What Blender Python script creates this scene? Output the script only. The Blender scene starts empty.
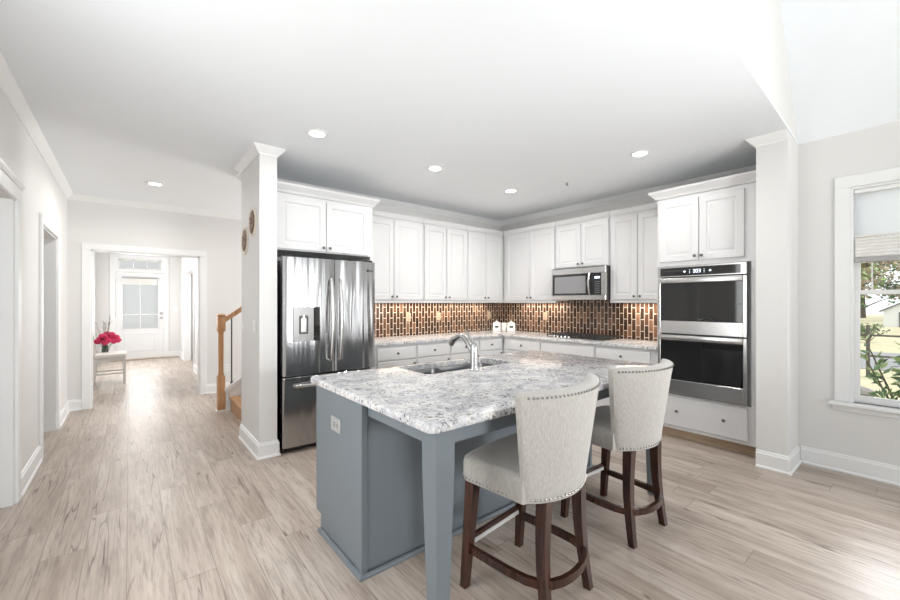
import bpy, bmesh, math, random
from mathutils import Vector, Matrix
random.seed(7)
PI = math.pi
scene = bpy.context.scene
col = scene.collection

# ------------------------------------------------------------------ camera, world, sun, big lights, exposure
YAW = math.atan(320.5/392.0)
cam_d = bpy.data.cameras.new('camera'); cam = bpy.data.objects.new('camera', cam_d); col.objects.link(cam)
cam.location = (0, 0, 1.372); cam.rotation_euler = (PI/2, 0, -YAW)
cam_d.sensor_width = 36.0; cam_d.lens = 392.0*36.0/900.0; cam_d.shift_y = 3.0/900.0
cam_d.clip_start = 0.05; cam_d.clip_end = 400
scene.camera = cam
scene.view_settings.view_transform = 'Standard'
scene.view_settings.look = 'None'
scene.view_settings.gamma = 1.0
scene.view_settings.use_curve_mapping = False
scene.view_settings.exposure = 0.44

world = bpy.data.worlds.new('world'); scene.world = world; world.use_nodes = True
wn = world.node_tree.nodes; wl = world.node_tree.links
bg = wn['Background']; bg.inputs['Strength'].default_value = 1.5
sky = wn.new('ShaderNodeTexSky'); sky.sky_type = 'HOSEK_WILKIE'; sky.turbidity = 3.0
sky.sun_direction = (-0.06, -0.40, 0.91); sky.ground_albedo = 0.4
mixw = wn.new('ShaderNodeMix'); mixw.data_type = 'RGBA'; mixw.inputs[0].default_value = 0.9
wl.new(sky.outputs[0], mixw.inputs[6]); mixw.inputs[7].default_value = (0.93, 0.97, 1.0, 1)
wl.new(mixw.outputs[2], bg.inputs['Color'])

def lamp(name, kind, loc, rot, energy, color=(1, 1, 1), **kw):
    d = bpy.data.lights.new(name, kind); d.energy = energy; d.color = color
    for k, v in kw.items(): setattr(d, k, v)
    o = bpy.data.objects.new(name, d); o.location = loc; o.rotation_euler = rot; col.objects.link(o)
    return o
lamp('sun', 'SUN', (-5, -5, 12), Vector((0.06, 0.40, -0.91)).to_track_quat('-Z', 'Y').to_euler(), 2.2, (1, .96, .9), angle=0.02)
REAR_WINDOWS = [(-0.2, 1.2), (1.55, 2.75), (3.1, 4.3)]
for xa, xb in REAR_WINDOWS:      # daylight through the living room's rear windows
    lamp('daylight_rear', 'AREA', ((xa+xb)/2, -4.9, 1.35), (PI/2, 0, 0), 18, (0.95, 0.98, 1.0), shape='RECTANGLE', size=xb-xa, size_y=2.3)
lamp('added_side_fill', 'AREA', (4.44, -2.4, 1.45), (PI/2, 0, PI/2), 14, (0.95, 0.98, 1.0), shape='RECTANGLE', size=1.6, size_y=1.7)  # added fill from the right, set at an extra unseen window
lamp('daylight_foyer', 'AREA', (-0.56, 10.6, 1.4), (PI/2, 0, -PI/2), 26, (1, 1, 1), shape='RECTANGLE', size=1.2, size_y=2.0)
lamp('daylight_door', 'AREA', (0.22, 12.14, 1.36), (PI/2, 0, PI), 12, (1, 1, 1), shape='RECTANGLE', size=0.7, size_y=1.2)
lamp('hidden_stair_fill', 'AREA', (4.8, 6.0, 1.6), (PI/2, 0, PI/2), 75, (1, 1, 1), shape='RECTANGLE', size=1.2, size_y=1.6)  # unseen lamp added behind the kitchen wall to brighten the hall ceiling

# added fill light beside and behind the camera, brightens the kitchen ceiling
lamp('added_ceiling_fill', 'AREA', (1.8, -2.6, 1.35), Vector((-.2, 5.8, 2.5)).to_track_quat('-Z', 'Y').to_euler(), 42, (.97, .985, 1), shape='DISK', size=.9, spread=math.radians(110))
lamp('daylight_window', 'AREA', (4.42, -.05, 1.14), (PI/2, 0, PI/2), 12, (.97, .985, 1.0), shape='RECTANGLE', size=.85, size_y=1.05, spread=math.radians(125))
lamp('added_left_fill', 'AREA', (-.56, 1.7, 1.35), (PI/2, 0, -PI/2), 22, (.98, .99, 1.0), shape='RECTANGLE', size=1.3, size_y=1.9)  # added fill from the left, out of view, lights the island end panel
lamp('added_side_room_fill', 'AREA', (2.1, 10.4, 1.5), (PI/2, 0, PI/2), 14, (1, 1, 1), shape='RECTANGLE', size=1.2, size_y=1.6)  # lamp added out of view to lighten the opening in the foyer wall

# ------------------------------------------------------------------ material helpers
MATS = {}
class NT:
    def __init__(s, name):
        m = bpy.data.materials.new(name); m.use_nodes = True; s.m = m
        s.n = m.node_tree.nodes; s.l = m.node_tree.links; s.b = s.n['Principled BSDF']
    def new(s, t, **kw):
        n = s.n.new(t)
        for k, v in kw.items(): setattr(n, k, v)
        return n
    def link(s, a, b): s.l.new(a, b)
    def set(s, sock, v):
        if hasattr(v, 'is_output') or isinstance(v, bpy.types.NodeSocket): s.l.new(v, sock)
        else: sock.default_value = v
    def math(s, op, a, b=None, c=None):
        n = s.new('ShaderNodeMath', operation=op); s.set(n.inputs[0], a)
        if b is not None: s.set(n.inputs[1], b)
        if c is not None: s.set(n.inputs[2], c)
        return n.outputs[0]
    def mix(s, f, a, b, blend='MIX'):
        n = s.new('ShaderNodeMix', data_type='RGBA', blend_type=blend)
        s.set(n.inputs[0], f); s.set(n.inputs[6], a); s.set(n.inputs[7], b); return n.outputs[2]
    def ramp(s, f, stops):
        n = s.new('ShaderNodeValToRGB'); e = n.color_ramp.elements
        while len(e) < len(stops): e.new(0.5)
        for i, (p, c) in enumerate(stops):
            e[i].position = p; e[i].color = c if len(c) == 4 else (*c, 1)
        s.set(n.inputs[0], f); return n.outputs[0]
    def coord(s, kind='Object'):
        return s.new('ShaderNodeTexCoord').outputs[kind]
    def geo(s):
        return s.new('ShaderNodeNewGeometry').outputs['Position']
    def sep(s, v):
        n = s.new('ShaderNodeSeparateXYZ'); s.set(n.inputs[0], v); return n.outputs
    def comb(s, x, y, z):
        n = s.new('ShaderNodeCombineXYZ')
        for i, v in enumerate((x, y, z)): s.set(n.inputs[i], v)
        return n.outputs[0]
    def noise(s, v, scale, detail=3, rough=.5, dist=0):
        n = s.new('ShaderNodeTexNoise'); s.set(n.inputs['Vector'], v); n.inputs['Scale'].default_value = scale
        n.inputs['Detail'].default_value = detail; n.inputs['Roughness'].default_value = rough
        n.inputs['Distortion'].default_value = dist; return n.outputs
    def scale(s, v, sc):
        n = s.new('ShaderNodeVectorMath', operation='MULTIPLY'); s.set(n.inputs[0], v); n.inputs[1].default_value = sc; return n.outputs[0]
    def bump(s, h, strength=.2, dist=.01):
        n = s.new('ShaderNodeBump'); n.inputs['Strength'].default_value = strength; n.inputs['Distance'].default_value = dist
        s.set(n.inputs['Height'], h); s.link(n.outputs[0], s.b.inputs['Normal'])
    def base(s, c, rough=.5, metal=0.0, spec=None):
        s.set(s.b.inputs['Base Color'], c if not isinstance(c, tuple) or len(c) == 4 else (*c, 1))
        s.set(s.b.inputs['Roughness'], rough); s.b.inputs['Metallic'].default_value = metal
        if spec is not None: s.b.inputs['Specular IOR Level'].default_value = spec

def paint(name, c, rough=.5, nz=.03, metal=0., spec=.5, bump=0):
    t = NT(name); f = t.noise(t.coord(), 6, 2)[0]
    k = tuple(max(0, x*(1-nz)) for x in c); k2 = tuple(min(1, x*(1+nz)) for x in c)
    t.base(t.mix(f, (*k, 1), (*k2, 1)), rough, metal, spec)
    if bump: t.bump(t.noise(t.coord(), 220, 2)[0], bump, .002)
    MATS[name] = t.m; return t.m
paint('wall_paint', (.735, .725, .71), .6, .01, bump=.05)
paint('ceiling_paint', (.855, .885, .91), .7, .01, bump=.05)
paint('trim_white', (.82, .82, .815), .35, .01)
paint('cabinet_white', (.67, .67, .675), .35, .01)
paint('door_white', (.82, .82, .825), .35, .01)
paint('island_paint', (.150, .174, .194), .38, .03)
paint('plastic_white', (.82, .82, .80), .35, .01)
paint('black_plastic', (.012, .012, .013), .3, .1)
paint('dark_slot', (.03, .03, .03), .6, .1)
paint('cast_iron', (.02, .02, .021), .55, .2)
paint('chrome', (.52, .52, .52), .2, .02, 1.0)
paint('brushed_nickel', (.5, .49, .47), .3, .03, 1.0)
paint('dark_knob', (.16, .155, .15), .35, .05, .8)
paint('ceramic_white', (.85, .84, .82), .25, .01)
paint('oven_glass', (.012, .012, .012), .04, .1, spec=.7)
paint('recess_grey', (.10, .10, .10), .35, .05)
paint('dispenser_grey', (.30, .295, .29), .3, .03, .7)
paint('plate_grey', (.42, .42, .42), .35, .02, .3)
paint('grille_grey', (.25, .25, .26), .4, .05)
paint('shade_fabric', (.8, .78, .75), .9, .02)
paint('rail_grey', (.40, .39, .38), .5, .03)
paint('chair_white', (.78, .77, .74), .45, .03)
paint('cushion_cream', (.80, .78, .74), .9, .03)
paint('iron_black', (.02, .02, .022), .4, .1)
paint('leaf_green', (.07, .13, .05), .5, .5)
paint('leaf_light', (.24, .32, .12), .5, .5)
paint('leaf_tan', (.40, .32, .24), .7, .5)
paint('bark', (.10, .075, .055), .9, .3, bump=.4)
paint('petal_pink', (.80, .05, .16), .6, .3)
paint('twig_grey', (.25, .22, .19), .8, .2)
paint('plate_copper', (.50, .37, .27), .35, .03)
paint('plate_silver', (.62, .62, .61), .4, .02, .3)
paint('rim_cream', (.74, .66, .56), .5, .05)
paint('nail_pewter', (.20, .19, .175), .35, .05, .9)
paint('fence_brown', (.10, .085, .075), .8, .1)
paint('siding_white', (.75, .75, .74), .7, .03)
paint('roof_grey', (.16, .16, .17), .8, .15)
paint('asphalt', (.22, .22, .22), .9, .1)
paint('stone_grey', (.2, .19, .18), .9, .2)
paint('carpet_beige', (.52, .43, .33), .95, .1)

def m_floor():
    t = NT('plank_floor'); p = t.geo(); s = t.sep(p)
    W, L = 0.18, 1.22
    u = t.math('DIVIDE', t.math('ADD', s[0], .011), W); i = t.math('FLOOR', u)
    wn1 = t.new('ShaderNodeTexWhiteNoise', noise_dimensions='1D'); t.set(wn1.inputs['W'], i)
    v = t.math('ADD', t.math('DIVIDE', s[1], L), t.math('MULTIPLY', wn1.outputs[0], 7.3)); j = t.math('FLOOR', v)
    wn2 = t.new('ShaderNodeTexWhiteNoise', noise_dimensions='2D'); t.set(wn2.inputs['Vector'], t.comb(i, j, 0))
    rnd = wn2.outputs['Value']
    off = t.math('MULTIPLY', rnd, 37.0)
    g = t.comb(t.math('ADD', t.math('MULTIPLY', s[0], 1.0), off), t.math('MULTIPLY', s[1], .09), off)
    n1 = t.noise(g, 30, 5, .66, .3)[0]
    n2 = t.noise(t.comb(t.math('ADD', s[0], off), t.math('MULTIPLY', s[1], .10), off), 9, 3, .6, .3)[0]
    n3 = t.noise(t.comb(t.math('ADD', s[0], off), t.math('MULTIPLY', s[1], .05), off), 90, 2, .6)[0]
    c = t.ramp(n2, [(.30, (.32, .25, .20)), (.50, (.47, .39, .33)), (.70, (.59, .52, .455))])
    c = t.mix(t.math('MULTIPLY', t.ramp(n1, [(.34, (1, 1, 1)), (.45, (0, 0, 0))]), .55), c, (.17, .12, .09, 1))
    c = t.mix(t.math('MULTIPLY', t.ramp(n3, [(.40, (1, 1, 1)), (.52, (0, 0, 0))]), .38), c, (.22, .165, .13, 1))
    c = t.mix(.22, c, t.ramp(rnd, [(0, (.34, .275, .225)), (.5, (.46, .40, .345)), (1, (.56, .50, .45))]))
    # dark hairline grain cracks, in patches
    cr = t.noise(t.comb(t.math('ADD', s[0], off), t.math('MULTIPLY', s[1], .045), off), 15, 2, .5, .0)[0]
    line = t.math('SUBTRACT', 1.0, t.math('MINIMUM', 1.0, t.math('DIVIDE', t.math('ABSOLUTE', t.math('SUBTRACT', cr, .5)), .014)))
    patch = t.ramp(t.noise(t.comb(t.math('ADD', s[0], off), t.math('MULTIPLY', s[1], .35), off), 5, 2)[0], [(.42, (0, 0, 0)), (.60, (1, 1, 1))])
    c = t.mix(t.math('MULTIPLY', t.math('MULTIPLY', line, patch), .9), c, (.085, .06, .048, 1))
    fu = t.math('FRACT', u); fv = t.math('FRACT', v)
    e1 = t.math('MINIMUM', fu, t.math('SUBTRACT', 1.0, fu)); e2 = t.math('MINIMUM', fv, t.math('SUBTRACT', 1.0, fv))
    seam = t.math('MAXIMUM', t.math('LESS_THAN', e1, .0105), t.math('LESS_THAN', e2, .0016))
    c = t.mix(t.math('MULTIPLY', seam, .55), c, (.13, .10, .08, 1))
    t.base(c, .36); t.set(t.b.inputs['Roughness'], t.math('ADD', t.math('MULTIPLY', n1, .18), .27))
    t.bump(t.math('SUBTRACT', n1, t.math('MULTIPLY', seam, 1.5)), .12, .002)
    MATS['floor'] = t.m
m_floor()

def m_granite():
    t = NT('granite'); p = t.geo()
    a = t.noise(p, 7, 4, .6, 1.2)[0]; b = t.noise(p, 38, 4, .7, 1.0)[0]; c3 = t.noise(p, 62, 3, .65, .6)[0]
    c = t.ramp(a, [(.36, (.42, .42, .45)), (.50, (.57, .57, .59)), (.64, (.71, .70, .68))])
    c = t.mix(t.math('MULTIPLY', t.ramp(b, [(.40, (1, 1, 1)), (.50, (0, 0, 0))]), .45), c, (.30, .29, .31, 1))
    c = t.mix(t.math('MULTIPLY', t.ramp(b, [(.55, (0, 0, 0)), (.66, (1, 1, 1))]), .6), c, (.80, .78, .74, 1))
    dens = t.ramp(t.noise(p, 11, 3, .6)[0], [(.40, (1, 1, 1)), (.60, (.12, .12, .12))])
    msk = t.math('MULTIPLY', t.ramp(c3, [(.415, (1, 1, 1)), (.45, (0, 0, 0))]), dens)
    c = t.mix(msk, c, (.035, .03, .03, 1))
    msk2 = t.math('MULTIPLY', t.ramp(t.noise(p, 50, 2, .6)[0], [(.60, (0, 0, 0)), (.66, (1, 1, 1))]), .5)
    c = t.mix(msk2, c, (.42, .35, .24, 1))
    t.base(c, .16); t.b.inputs['Specular IOR Level'].default_value = .4
    MATS['granite'] = t.m
m_granite()

def m_tile():
    t = NT('copper_tile'); p = t.geo(); s = t.sep(p)
    u = t.math('DIVIDE', t.math('SUBTRACT', s[0], s[1]), .0525)     # runs round the inside corner
    i = t.math('FLOOR', u); par = t.math('MODULO', t.math('ADD', i, 1000.0), 2.0)
    v = t.math('ADD', t.math('DIVIDE', s[2], .146), t.math('MULTIPLY', par, .5)); j = t.math('FLOOR', v)
    wn2 = t.new('ShaderNodeTexWhiteNoise', noise_dimensions='2D'); t.set(wn2.inputs['Vector'], t.comb(i, j, 0)); r = wn2.outputs['Value']
    streak = t.noise(t.comb(t.math('MULTIPLY', t.math('ADD', s[0], s[1]), 1.0), 0.0, t.math('MULTIPLY', s[2], .35)), 30, 3, .6)[0]
    c = t.ramp(r, [(0, (.018, .009, .006)), (.45, (.038, .018, .011)), (.70, (.075, .035, .020)), (.88, (.15, .072, .040)), (1, (.27, .145, .085))])
    c = t.mix(.35, c, t.ramp(streak, [(.35, (.018, .010, .007)), (.68, (.19, .095, .055))]))
    fu = t.math('FRACT', u); fv = t.math('FRACT', v)
    e1 = t.math('MINIMUM', fu, t.math('SUBTRACT', 1.0, fu)); e2 = t.math('MINIMUM', fv, t.math('SUBTRACT', 1.0, fv))
    g = t.math('MAXIMUM', t.math('LESS_THAN', e1, .075), t.math('LESS_THAN', e2, .030))
    c = t.mix(g, c, (.55, .46, .38, 1))
    t.base(c, .2); t.set(t.b.inputs['Roughness'], t.math('ADD', t.math('MULTIPLY', g, .55), .14))
    t.bump(t.math('SUBTRACT', 1.0, g), .4, .002)
    MATS['tile'] = t.m
m_tile()

def m_steel(name, c, rough, axis, wob):
    t = NT(name); p = t.coord(); s = t.sep(p)
    if axis == 'v': v = t.comb(t.math('MULTIPLY', s[0], 1.0), 0.0, t.math('MULTIPLY', s[2], .004)); w = t.comb(t.math('MULTIPLY', s[0], 1.0), 0.0, t.math('MULTIPLY', s[2], .05))
    else: v = t.comb(t.math('MULTIPLY', s[0], .004), 0.0, s[2]); w = t.comb(t.math('MULTIPLY', s[0], .1), 0.0, s[2])
    f = t.noise(v, 500, 2, .6)[0]
    t.base(t.mix(f, (*[x*.93 for x in c], 1), (*[min(1, x*1.05) for x in c], 1)), rough, 1.0)
    n = t.noise(w, 5.5, 2, .5)[0]
    if wob: t.bump(n, wob, .05 if axis == 'v' else .03)
    MATS[name] = t.m
m_steel('steel_fridge', (.46, .46, .465), .16, 'v', .9)
m_steel('steel', (.62, .61, .60), .24, 'h', .03)
m_steel('steel_sink', (.22, .22, .22), .32, 'h', 0)

def m_wood(name, c1, c2, sc, axis=2, rough=.35):
    t = NT(name); s = t.sep(t.coord()); k = [1., 1., 1.]; k[axis] = .08
    v = t.comb(*[t.math('MULTIPLY', s[i], k[i]) for i in range(3)])
    f = t.noise(v, sc, 4, .6, .8)[0]
    t.base(t.ramp(f, [(.35, c1), (.65, c2)]), rough); MATS[name] = t.m
m_wood('stool_wood', (.020, .007, .0045), (.058, .019, .011), 40, 2, .25)
m_wood('oak_honey', (.44, .22, .095), (.58, .33, .165), 30)
m_wood('oak_tread', (.42, .22, .10), (.54, .32, .16), 30, 1)
m_wood('toe_wood', (.42, .30, .20), (.54, .41, .30), 30, 0)
m_wood('medallion_wood', (.09, .042, .018), (.27, .15, .07), 60)

def m_fabric():
    t = NT('stool_fabric'); s = t.sep(t.coord())
    v = t.comb(s[0], s[1], t.math('MULTIPLY', s[2], .12))
    f = t.noise(v, 230, 3, .6)[0]; g = t.noise(t.coord(), 900, 1)[0]
    c = t.ramp(f, [(.30, (.33, .312, .285)), (.55, (.415, .395, .365)), (.75, (.48, .46, .43))])
    t.base(c, .85); t.bump(t.math('ADD', f, t.math('MULTIPLY', g, .4)), .15, .002)
    t.b.inputs['Sheen Weight'].default_value = .3
    MATS['stool_fabric'] = t.m
m_fabric()

def m_glass(name, tint, refl):
    t = NT(name); t.n.remove(t.b); out = t.n['Material Output']
    tr = t.new('ShaderNodeBsdfTransparent'); tr.inputs[0].default_value = (*tint, 1)
    gl = t.new('ShaderNodeBsdfGlossy'); gl.inputs['Roughness'].default_value = .02
    fr = t.new('ShaderNodeFresnel'); fr.inputs[0].default_value = refl
    mx = t.new('ShaderNodeMixShader'); t.link(fr.outputs[0], mx.inputs[0]); t.link(tr.outputs[0], mx.inputs[1]); t.link(gl.outputs[0], mx.inputs[2])
    t.link(mx.outputs[0], out.inputs[0]); MATS[name] = t.m
m_glass('pane_glass', (.97, .98, .98), 1.35)
m_glass('door_glass', (.72, .73, .76), 1.3)
m_glass('vase_glass', (.72, .76, .74), 1.5)

def m_translucent():
    t = NT('shade_sheer'); t.base((.9, .91, .95), .9)
    tl = t.new('ShaderNodeBsdfTranslucent'); tl.inputs[0].default_value = (.97, .98, 1, 1)
    mx = t.new('ShaderNodeMixShader'); mx.inputs[0].default_value = .85
    t.link(t.b.outputs[0], mx.inputs[1]); t.link(tl.outputs[0], mx.inputs[2])
    tr = t.new('ShaderNodeBsdfTransparent'); m2 = t.new('ShaderNodeMixShader'); m2.inputs[0].default_value = .2     # sheer weave lets some sky through
    t.link(mx.outputs[0], m2.inputs[1]); t.link(tr.outputs[0], m2.inputs[2]); t.link(m2.outputs[0], t.n['Material Output'].inputs[0])
    MATS['shade_sheer'] = t.m
m_translucent()

def m_emit(name, c, st):
    t = NT(name); t.base(c, .5); t.b.inputs['Emission Color'].default_value = (*c, 1); t.b.inputs['Emission Strength'].default_value = st
    MATS[name] = t.m
m_emit('lamp_lens', (1, .98, .95), 7.0)
m_emit('display', (.75, .85, .95), 1.2)

def m_ground():
    t = NT('lawn'); p = t.geo(); n = t.noise(p, 1.3, 4)[0]; n2 = t.noise(p, 25, 3)[0]
    c = t.ramp(n, [(.35, (.52, .46, .32)), (.55, (.42, .40, .24)), (.7, (.62, .56, .42))])
    c = t.mix(.3, c, t.ramp(n2, [(.3, (.14, .13, .06)), (.7, (.5, .45, .3))]))
    t.base(c, .95); MATS['lawn'] = t.m
m_ground()

# ------------------------------------------------------------------ mesh helpers
class MB:
    def __init__(s): s.bm = bmesh.new()
    def box(s, x0, x1, y0, y1, z0, z1, bev=0, seg=1):
        r = bmesh.ops.create_cube(s.bm, size=1)
        for v in r['verts']:
            v.co = Vector(((x0+x1)/2+v.co.x*(x1-x0), (y0+y1)/2+v.co.y*(y1-y0), (z0+z1)/2+v.co.z*(z1-z0)))
        if bev:
            es = list({e for v in r['verts'] for e in v.link_edges})
            bmesh.ops.bevel(s.bm, geom=es, offset=bev, segments=seg, affect='EDGES', profile=.5)
        return s
    def loft(s, loops, cap0=True, cap1=True):
        vs = [[s.bm.verts.new(p) for p in lp] for lp in loops]; n = len(vs[0])
        for a, b in zip(vs, vs[1:]):
            for i in range(n):
                k = (i+1) % n
                s.bm.faces.new((a[i], a[k], b[k], b[i]))
        if cap0: s.bm.faces.new(list(reversed(vs[0])))
        if cap1: s.bm.faces.new(vs[-1])
        return s
    def cyl(s, p0, p1, r0, r1=None, seg=16):
        p0 = Vector(p0); p1 = Vector(p1); r1 = r0 if r1 is None else r1
        d = (p1-p0).normalized(); a = d.orthogonal().normalized(); b = d.cross(a)
        f = lambda p, r: [p+(a*math.cos(2*PI*i/seg)+b*math.sin(2*PI*i/seg))*r for i in range(seg)]
        return s.loft([f(p0, r0), f(p1, r1)])
    def tube(s, pts, r, seg=10, flat=None):
        pts = [Vector(p) for p in pts]; n = len(pts); rs = r if isinstance(r, (list, tuple)) else [r]*n
        loops = []; prev = None
        for i, p in enumerate(pts):
            t = (pts[min(i+1, n-1)]-pts[max(i-1, 0)]).normalized()
            if prev is None: a = t.orthogonal().normalized()
            else:
                a = prev-t*prev.dot(t); a.normalize()
            prev = a; b = t.cross(a)
            loops.append([p+(a*math.cos(2*PI*k/seg)+b*math.sin(2*PI*k/seg))*rs[i] for k in range(seg)])
        return s.loft(loops)
    def bar(s, pts, w, h):          # rectangular section swept along a level path: w across, h upright
        pts = [Vector(p) for p in pts]; n = len(pts); loops = []
        for i, p in enumerate(pts):
            t = (pts[min(i+1, n-1)]-pts[max(i-1, 0)]); t.z = 0; t.normalize(); q = Vector((-t.y, t.x, 0)); z = Vector((0, 0, 1))
            loops.append([p+q*w/2+z*h/2, p-q*w/2+z*h/2, p-q*w/2-z*h/2, p+q*w/2-z*h/2])
        return s.loft(loops)
    def lathe(s, prof, c=(0, 0, 0), seg=20, axis='z'):
        loops = []
        for r, h in prof:
            lp = []
            for i in range(seg):
                a = 2*PI*i/seg; u, v = math.cos(a)*max(r, 1e-4), math.sin(a)*max(r, 1e-4)
                if axis == 'z': q = (c[0]+u, c[1]+v, c[2]+h)
                elif axis == 'y': q = (c[0]+u, c[1]-h, c[2]+v)      # h grows towards -y
                else: q = (c[0]-h, c[1]+u, c[2]+v)                  # h grows towards -x
                lp.append(q)
            loops.append(lp)
        return s.loft(loops)
    def prism(s, poly, axis, a, b):
        f = {'x': lambda p, t: (t, p[0], p[1]), 'y': lambda p, t: (p[0], t, p[1]), 'z': lambda p, t: (p[0], p[1], t)}[axis]
        return s.loft([[f(p, a) for p in poly], [f(p, b) for p in poly]])
    def ball(s, c, r, u=8, v=5, sc=(1, 1, 1)):
        rr = bmesh.ops.create_uvsphere(s.bm, u_segments=u, v_segments=v, radius=r)
        for w in rr['verts']: w.co = Vector((c[0]+w.co.x*sc[0], c[1]+w.co.y*sc[1], c[2]+w.co.z*sc[2]))
        return s
    def panel(s, x0, x1, z0, z1, yf, th=.02, fr=.058, dep=.008):      # framed door: front face at yf facing -y
        def rect(i, y): return [(x0+i, y, z0+i), (x1-i, y, z0+i), (x1-i, y, z1-i), (x0+i, y, z1-i)]
        s.loft([rect(0, yf+th), rect(0, yf+.003), rect(.003, yf), rect(fr, yf), rect(fr+.006, yf+dep), rect(fr+.022, yf+dep), rect(fr+.03, yf+dep-.004)])
        return s
    def slab(s, x0, x1, z0, z1, yf, th=.02):
        def rect(i, y): return [(x0+i, y, z0+i), (x1-i, y, z0+i), (x1-i, y, z1-i), (x0+i, y, z1-i)]
        return s.loft([rect(0, yf+th), rect(0, yf+.004), rect(.005, yf)])
    def leaf(s, c, d, w, l):
        d = Vector(d).normalized(); q = d.orthogonal().normalized(); q.rotate(Matrix.Rotation(random.uniform(0, 6.28), 3, d)); c = Vector(c); n = d.cross(q)
        vs = [s.bm.verts.new(p) for p in (c, c+d*l*.5+q*w*.5+n*l*.06, c+d*l, c+d*l*.5-q*w*.5+n*l*.06)]
        s.bm.faces.new(vs); return s
    def move(s, M):
        bmesh.ops.transform(s.bm, matrix=M, verts=s.bm.verts); return s

def root_loc(o):
    v = Vector((0, 0, 0))
    while o: v += o.location; o = o.parent
    return v
def obj(name, mb, mat, parent=None, world=False, smooth=True, loc=None):
    bm = mb.bm
    bmesh.ops.recalc_face_normals(bm, faces=bm.faces)
    if loc is not None: bmesh.ops.translate(bm, vec=-Vector(loc), verts=bm.verts)
    if world and parent is not None: bmesh.ops.translate(bm, vec=-root_loc(parent), verts=bm.verts)
    me = bpy.data.meshes.new(name); bm.to_mesh(me); bm.free()
    if smooth:
        for p in me.polygons: p.use_smooth = True
        me.set_sharp_from_angle(angle=math.radians(35))
    me.materials.append(MATS[mat])
    o = bpy.data.objects.new(name, me); col.objects.link(o); o.parent = parent
    if loc is not None: o.location = loc
    return o
def tag(o, label, cat, group=None):
    o['label'] = label; o['category'] = cat
    if group: o['group'] = group
    return o
def thing(name, label, cat, loc=(0, 0, 0), rz=0, group=None):
    o = bpy.data.objects.new(name, None); o.empty_display_size = .1; col.objects.link(o)
    o.location = loc; o.rotation_euler = (0, 0, rz); return tag(o, label, cat, group)
def struct(name, mb, mat, parent=None, smooth=False, loc=None):
    o = obj(name, mb, mat, parent, world=parent is not None, smooth=smooth, loc=loc)
    if parent is None: o['kind'] = 'structure'
    return o
def dup(root, loc, rz, label, group=None):
    r = root.copy(); col.objects.link(r); r.location = loc; r.rotation_euler = (0, 0, rz); r['label'] = label
    if group: r['group'] = group
    for ch in list(root.children):
        c = ch.copy(); col.objects.link(c); c.parent = r
        for g in ch.children:
            d = g.copy(); col.objects.link(d); d.parent = c
    return r
def knob(parent, x, y, z, mat='dark_knob'):
    return obj('knob', MB().lathe([(.0, 0), (.006, 0), (.006, .012), (.014, .017), (.015, .024), (.009, .029), (0, .03)], (x, y, z), 14, 'y'), mat, parent)
def text_mb(txt, size, depth=.0005):
    c = bpy.data.curves.new('t', 'FONT'); c.body = txt; c.size = size; c.extrude = depth; c.align_x = 'CENTER'; c.align_y = 'CENTER'
    o = bpy.data.objects.new('t', c); col.objects.link(o)
    dg = bpy.context.evaluated_depsgraph_get(); me = bpy.data.meshes.new_from_object(o.evaluated_get(dg))
    m = MB(); m.bm.from_mesh(me); bpy.data.objects.remove(o); bpy.data.curves.remove(c); bpy.data.meshes.remove(me)
    return m

# ------------------------------------------------------------------ room shell
ZC = 2.752
XL, XR, XW = -.61, 4.90, 4.49
YB, YH, YD, YG, YR = 4.62, 6.90, 12.24, .72, -5.0
def gy(x): return YG-(XW-x)*.027
struct('floor', MB().box(-2.2, 5.1, YR-.12, YD+.4, -.1, 0), 'floor')
struct('ceiling', MB().prism([(-2.2, gy(-2.2)), (5.02, gy(5.02)), (5.02, YD+.12), (-2.2, YD+.12)], 'z', ZC, ZC+.02), 'ceiling_paint')
# vaulted living-room ceiling: two slopes meeting at a ridge along y
SL = (3.62-2.746)/(4.49-3.71); RX = 1.94; RZ = 2.746+SL*(4.49-RX)
LZ = 2.746-SL*.12
m = MB()
for xe in (XW+.12, XL-.12): m.prism([(xe, LZ), (RX, RZ), (RX, RZ+.14), (xe, LZ+.14)], 'y', YR-.12, YG+.2)
struct('ceiling_living', m, 'ceiling_paint')
# the gable wall over the flat ceiling's edge, not quite square to the room
m = MB(); G = [(XW+.02, ZC+.02), (RX, RZ+.02), (XL, ZC+.02)]
m.loft([[(x, gy(x), z) for x, z in G], [(x, gy(x)+.03, z) for x, z in G]])
struct('wall_gable', m, 'wall_paint')
struct('wall_column', MB().box(4.09, 5.02, YG, .925, 0, ZC), 'wall_paint')
# window wall with the opening for window_1 and an added unseen window behind the camera
WY0, WY1, WZ0, WZ1 = -.50, .405, .575, 2.30
def wall_with_holes(name, axis, a, b, u0, u1, z0, z1, holes, mat='wall_paint'):
    m = MB(); us = sorted({u0, u1, *[h[0] for h in holes], *[h[1] for h in holes]})
    for p, q in zip(us, us[1:]):
        zs = []; lo = z0
        for h in sorted(holes, key=lambda h: h[2]):
            if h[0] <= p+1e-6 and h[1] >= q-1e-6: zs.append((lo, h[2])); lo = h[3]
        zs.append((lo, z1))
        for za, zb in zs:
            if zb-za < 1e-4: continue
            if axis == 'x': m.box(a, b, p, q, za, zb)
            else: m.box(p, q, a, b, za, zb)
    bmesh.ops.remove_doubles(m.bm, verts=m.bm.verts, dist=1e-5)
    return struct(name, m, mat)
wall_with_holes('wall_right', 'x', XW, XW+.12, YR, YG, 0, ZC, [(WY0, WY1, WZ0, WZ1), (-3.2, -1.6, .58, 2.3)])
wall_with_holes('wall_kitchen_right', 'x', XR, XR+.12, .925, YH+.12, 0, ZC, [(5.4, 6.6, .8, 2.4)])
struct('wall_kitchen_back', MB().box(.96, XR, YB, YB+.12, 0, ZC).box(.96, 1.031, 4.44, YB, 0, ZC), 'wall_paint')
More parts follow.
